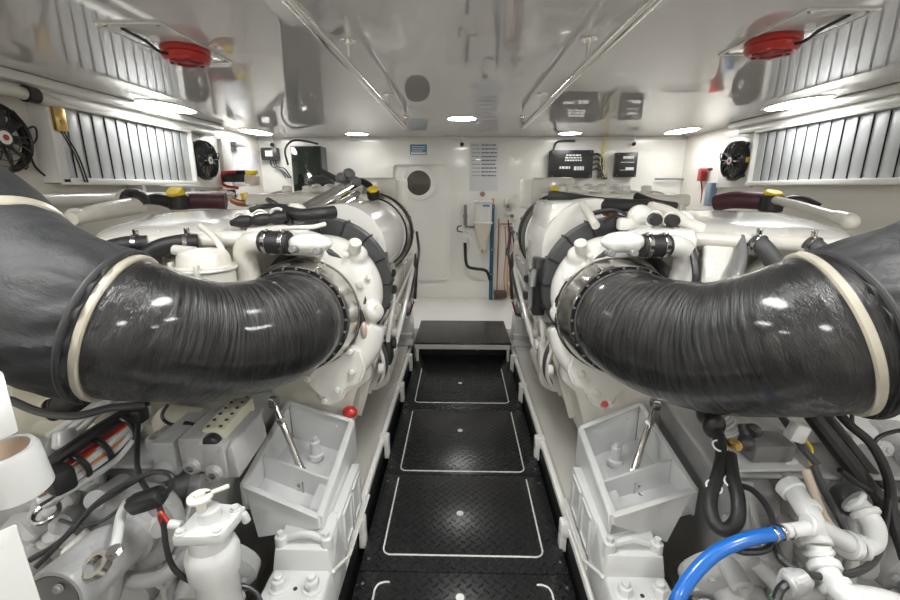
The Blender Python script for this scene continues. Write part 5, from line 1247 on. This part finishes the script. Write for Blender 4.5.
PT([(818, 545, .92), (822, 560, .90), (832, 580, .86), (846, 596, .82), (880, 620, .78)], .026)
PT([(845, 600, .82), (880, 604, .84), (910, 612, .86)], .034)
for (p, q, r) in (((786, 484, 1.07), (795, 493, 1.04), .034), ((806, 505, 1.0), (810, 512, .98), .030), ((815, 538, .94), (818, 546, .925), .034), ((817, 549, .92), (820, 556, .91), .034), ((822, 562, .90), (827, 572, .88), .036), ((846, 544, .975), (852, 546, .978), .036), ((857, 547, .978), (862, 547, .98), .034), ((868, 517, 1.015), (863, 510, 1.03), .035), ((857, 504, 1.05), (851, 499, 1.06), .036), ((832, 582, .86), (838, 590, .845), .036), ((806, 524, .94), (813, 526, .94), .026)):
    g = B(); g.cyl(R(*p), R(*q), r, n=28, bev=.004); g.out('union', mountw, t)
# grey actuator with white bracket
t = thing('actuator', R(765, 448, 1.3), 'small mid-grey rectangular actuator box on a white tray under the right elbow', 'actuator')
c = R(765, 446, 1.30); g = B(); g.box(c, (.135, .09, .065), rot=(.1, 0, .05), bev=.008); g.out('box', mat('actuator_grey', (.20, .20, .205), .4), t)
g = B(); g.cyl(R(748, 440, 1.27), R(744, 424, 1.30), .02, n=18, bev=.004); g.cyl(R(757, 428, 1.27), R(752, 433, 1.26), .022, n=18, bev=.004); g.sph(R(746, 443, 1.25), .026); g.out('solenoid', dkg, t)
g = B(); g.cyl(R(733, 447, 1.24), R(733, 440, 1.24), .018, n=16, bev=.004); g.bolt(R(737, 446, 1.23), (0, -1, .2), .012); g.out('brass_fitting', brass, t)
g = B(); g.box(c+V((-.01, 0, -.045)), (.22, .12, .012), rot=(.1, 0, .05), bev=.003); g.box(c+V((.07, -.02, -.04)), (.04, .03, .02), bev=.004); g.out('tray', mountw, t)
t = thing('ribbed_white_hose', R(722, 420, 1.4), 'white ribbed hose just below the right elbow beside black hoses', 'hose')
g = B(); pts = [R(712, 405, 1.40), R(722, 418, 1.38), R(733, 432, 1.36)]
g.tube(pts, .026, n=20)
for k in range(8): g.torus(pts[0].lerp(pts[2], k/7), pts[2]-pts[0], .027, .006, 24, 8)
g.out('hose', mountw, t)
# hose loops
t = thing('hose_loop', R(722, 480, 1.2), 'pair of thick black tied hoses looping low beneath the right elbow', 'hose')
g = B(); g.tube([R(703, 398, 1.40), R(714, 425, 1.30), R(722, 450, 1.22), R(718, 475, 1.15), R(710, 500, 1.08), R(714, 522, 1.03), R(726, 530, 1.01), R(737, 520, 1.03), R(738, 500, 1.07), R(733, 478, 1.13), R(730, 455, 1.2)], .019, n=16); g.out('hose', rub, t)
g = B(); 
for p in ((714, 425, 1.30), (700, 400, 1.40), (707, 412, 1.35)): g.sph(R(*p), (.035, .03, .045))
g.out('hose_joint', blk, t)
g = B()
for p, ax in (((720, 446, 1.22), (0, -.4, 1)), ((714, 487, 1.11), (0, -.4, 1)), ((732, 482, 1.12), (0, -.4, 1)), ((731, 460, 1.19), (0, -.4, 1))): g.torus(R(*p), ax, .0205, .003, 24, 6)
g.out('tie', linem, t)
cable('black_hose', 1, [(735, 484, 1.12), (752, 490, 1.08), (766, 505, 1.02), (773, 522, .97), (773, 540, .93), (765, 550, .91), (745, 552, .90), (732, 548, .92)], .0085, blk, 'thin black hose circling over the end of the blue hose', 'hose')
cable('black_hose', 1, [(774, 545, .92), (784, 562, .88), (806, 574, .86), (835, 576, .88), (862, 570, .92), (878, 555, .98), (884, 530, 1.05), (888, 500, 1.12)], .009, blk, 'black hose sweeping under the white pipe fittings at the right', 'hose')
cable('thick_black_hose', 1, [(800, 400, 1.38), (825, 432, 1.32), (855, 470, 1.25), (885, 508, 1.18), (930, 560, 1.1)], .026, rub, 'thickest black hose running diagonally down to the right edge', 'hose')
cable('thick_black_hose', 1, [(815, 404, 1.40), (842, 436, 1.36), (872, 474, 1.30), (910, 515, 1.25)], .02, rub, 'second thick black hose just above the thickest diagonal one', 'hose')
cable('black_cable', 1, [(828, 402, 1.36), (850, 425, 1.3), (872, 445, 1.25), (888, 478, 1.18), (893, 520, 1.1), (905, 560, 1.05)], .014, rub, 'twisted black loom bending down along the right edge')
cable('black_cable', 1, [(852, 428, 1.3), (853, 412, 1.32), (862, 405, 1.34), (878, 404, 1.36), (890, 406, 1.36)], .0065, blk, 'small black cable arch at the right edge below the elbow')
cable('black_cable', 1, [(870, 450, 1.25), (878, 438, 1.26), (892, 432, 1.27), (915, 428, 1.28)], .0065, blk, 'thin black cable curving out of the frame at the right edge')
cable('black_cable', 1, [(840, 470, 1.2), (865, 488, 1.2), (900, 500, 1.2)], .009, blk, 'black cable crossing the diagonal hoses at the right edge')
cable('grey_hose', 1, [(757, 402, 1.36), (775, 410, 1.33), (790, 428, 1.28), (803, 448, 1.22), (818, 465, 1.18)], .011, dkg, 'dark grey hose passing over the actuator box to the right', 'hose')
cable('cream_cable', 1, [(806, 470, 1.15), (815, 495, 1.1), (826, 520, 1.05), (838, 535, 1.02)], .012, beige, 'pale cream cable behind the white pipe elbows')
cable('cream_cable', 1, [(814, 466, 1.15), (824, 490, 1.1), (836, 512, 1.05), (846, 530, 1.02)], .010, dkg, 'grey cable running beside the pale cream cable')
cable('yellow_wire', 1, [(806, 440, 1.25), (812, 450, 1.22), (810, 462, 1.2), (818, 472, 1.18)], .004, yel, 'thin yellow wire among black hoses right of the actuator')
cable('yellow_wire', 1, [(868, 512, 1.1), (873, 520, 1.08), (879, 526, 1.06)], .005, yel, 'short yellow wire by the right white elbow')
g = B(); g.box(R(797, 432, 1.24), (.05, .04, .06), rot=(0, .3, 0), bev=.01); g.out('relay', mountw, None, 'small white relay clipped beside the actuator box', 'relay')
g = B(); g.sph(R(850, 500, 1.12), (.05, .05, .045)); g.out('round_plug', dkg, None, 'dark grey round cover above the right white elbow', 'cover')
t = thing('side_casing', (1.6, 1.6, .2), 'white casing with black cables lying on it at the right edge under the insulated pipe', 'casing')
g = B(); g.hull([(1.05, 1.38, .2), (2.1, 1.38, .2), (1.05, 1.8, .2), (2.1, 1.8, .2), (1.05, 1.44, .70), (2.1, 1.44, .74), (1.05, 1.8, .80), (2.1, 1.8, .82)], .02); g.out('casing', mountw, t)
for px, py in ((852, 440), (868, 462), (888, 450), (840, 425), (893, 480)):
    g = B(); q = R(px, py, 1.38); g.cyl(q+V((0, .06, -.03)), q, .03, n=20, bev=.006); g.bolt(q, (0, -1, .4), .012); g.out('boss', mountw, t)
t = thing('small_pump', (.95, .85, .3), 'small grey pump with green and black leads at the bottom right', 'pump')
g = B(); g.box(R(795, 582, .84), (.06, .05, .045), rot=(0, .2, .3), bev=.01); g.cyl(R(786, 585, .83), R(806, 578, .84), .022, n=18, bev=.004); g.out('body', gbx, t)
g = B(); g.tube([R(786, 584, .83), R(780, 590, .82), R(776, 600, .81)], .010, n=8); g.out('black_lead', blk, t); g = B(); g.tube([R(784, 580, .84), R(778, 588, .83), R(771, 597, .82)], .004, n=8); g.out('green_lead', green, t)
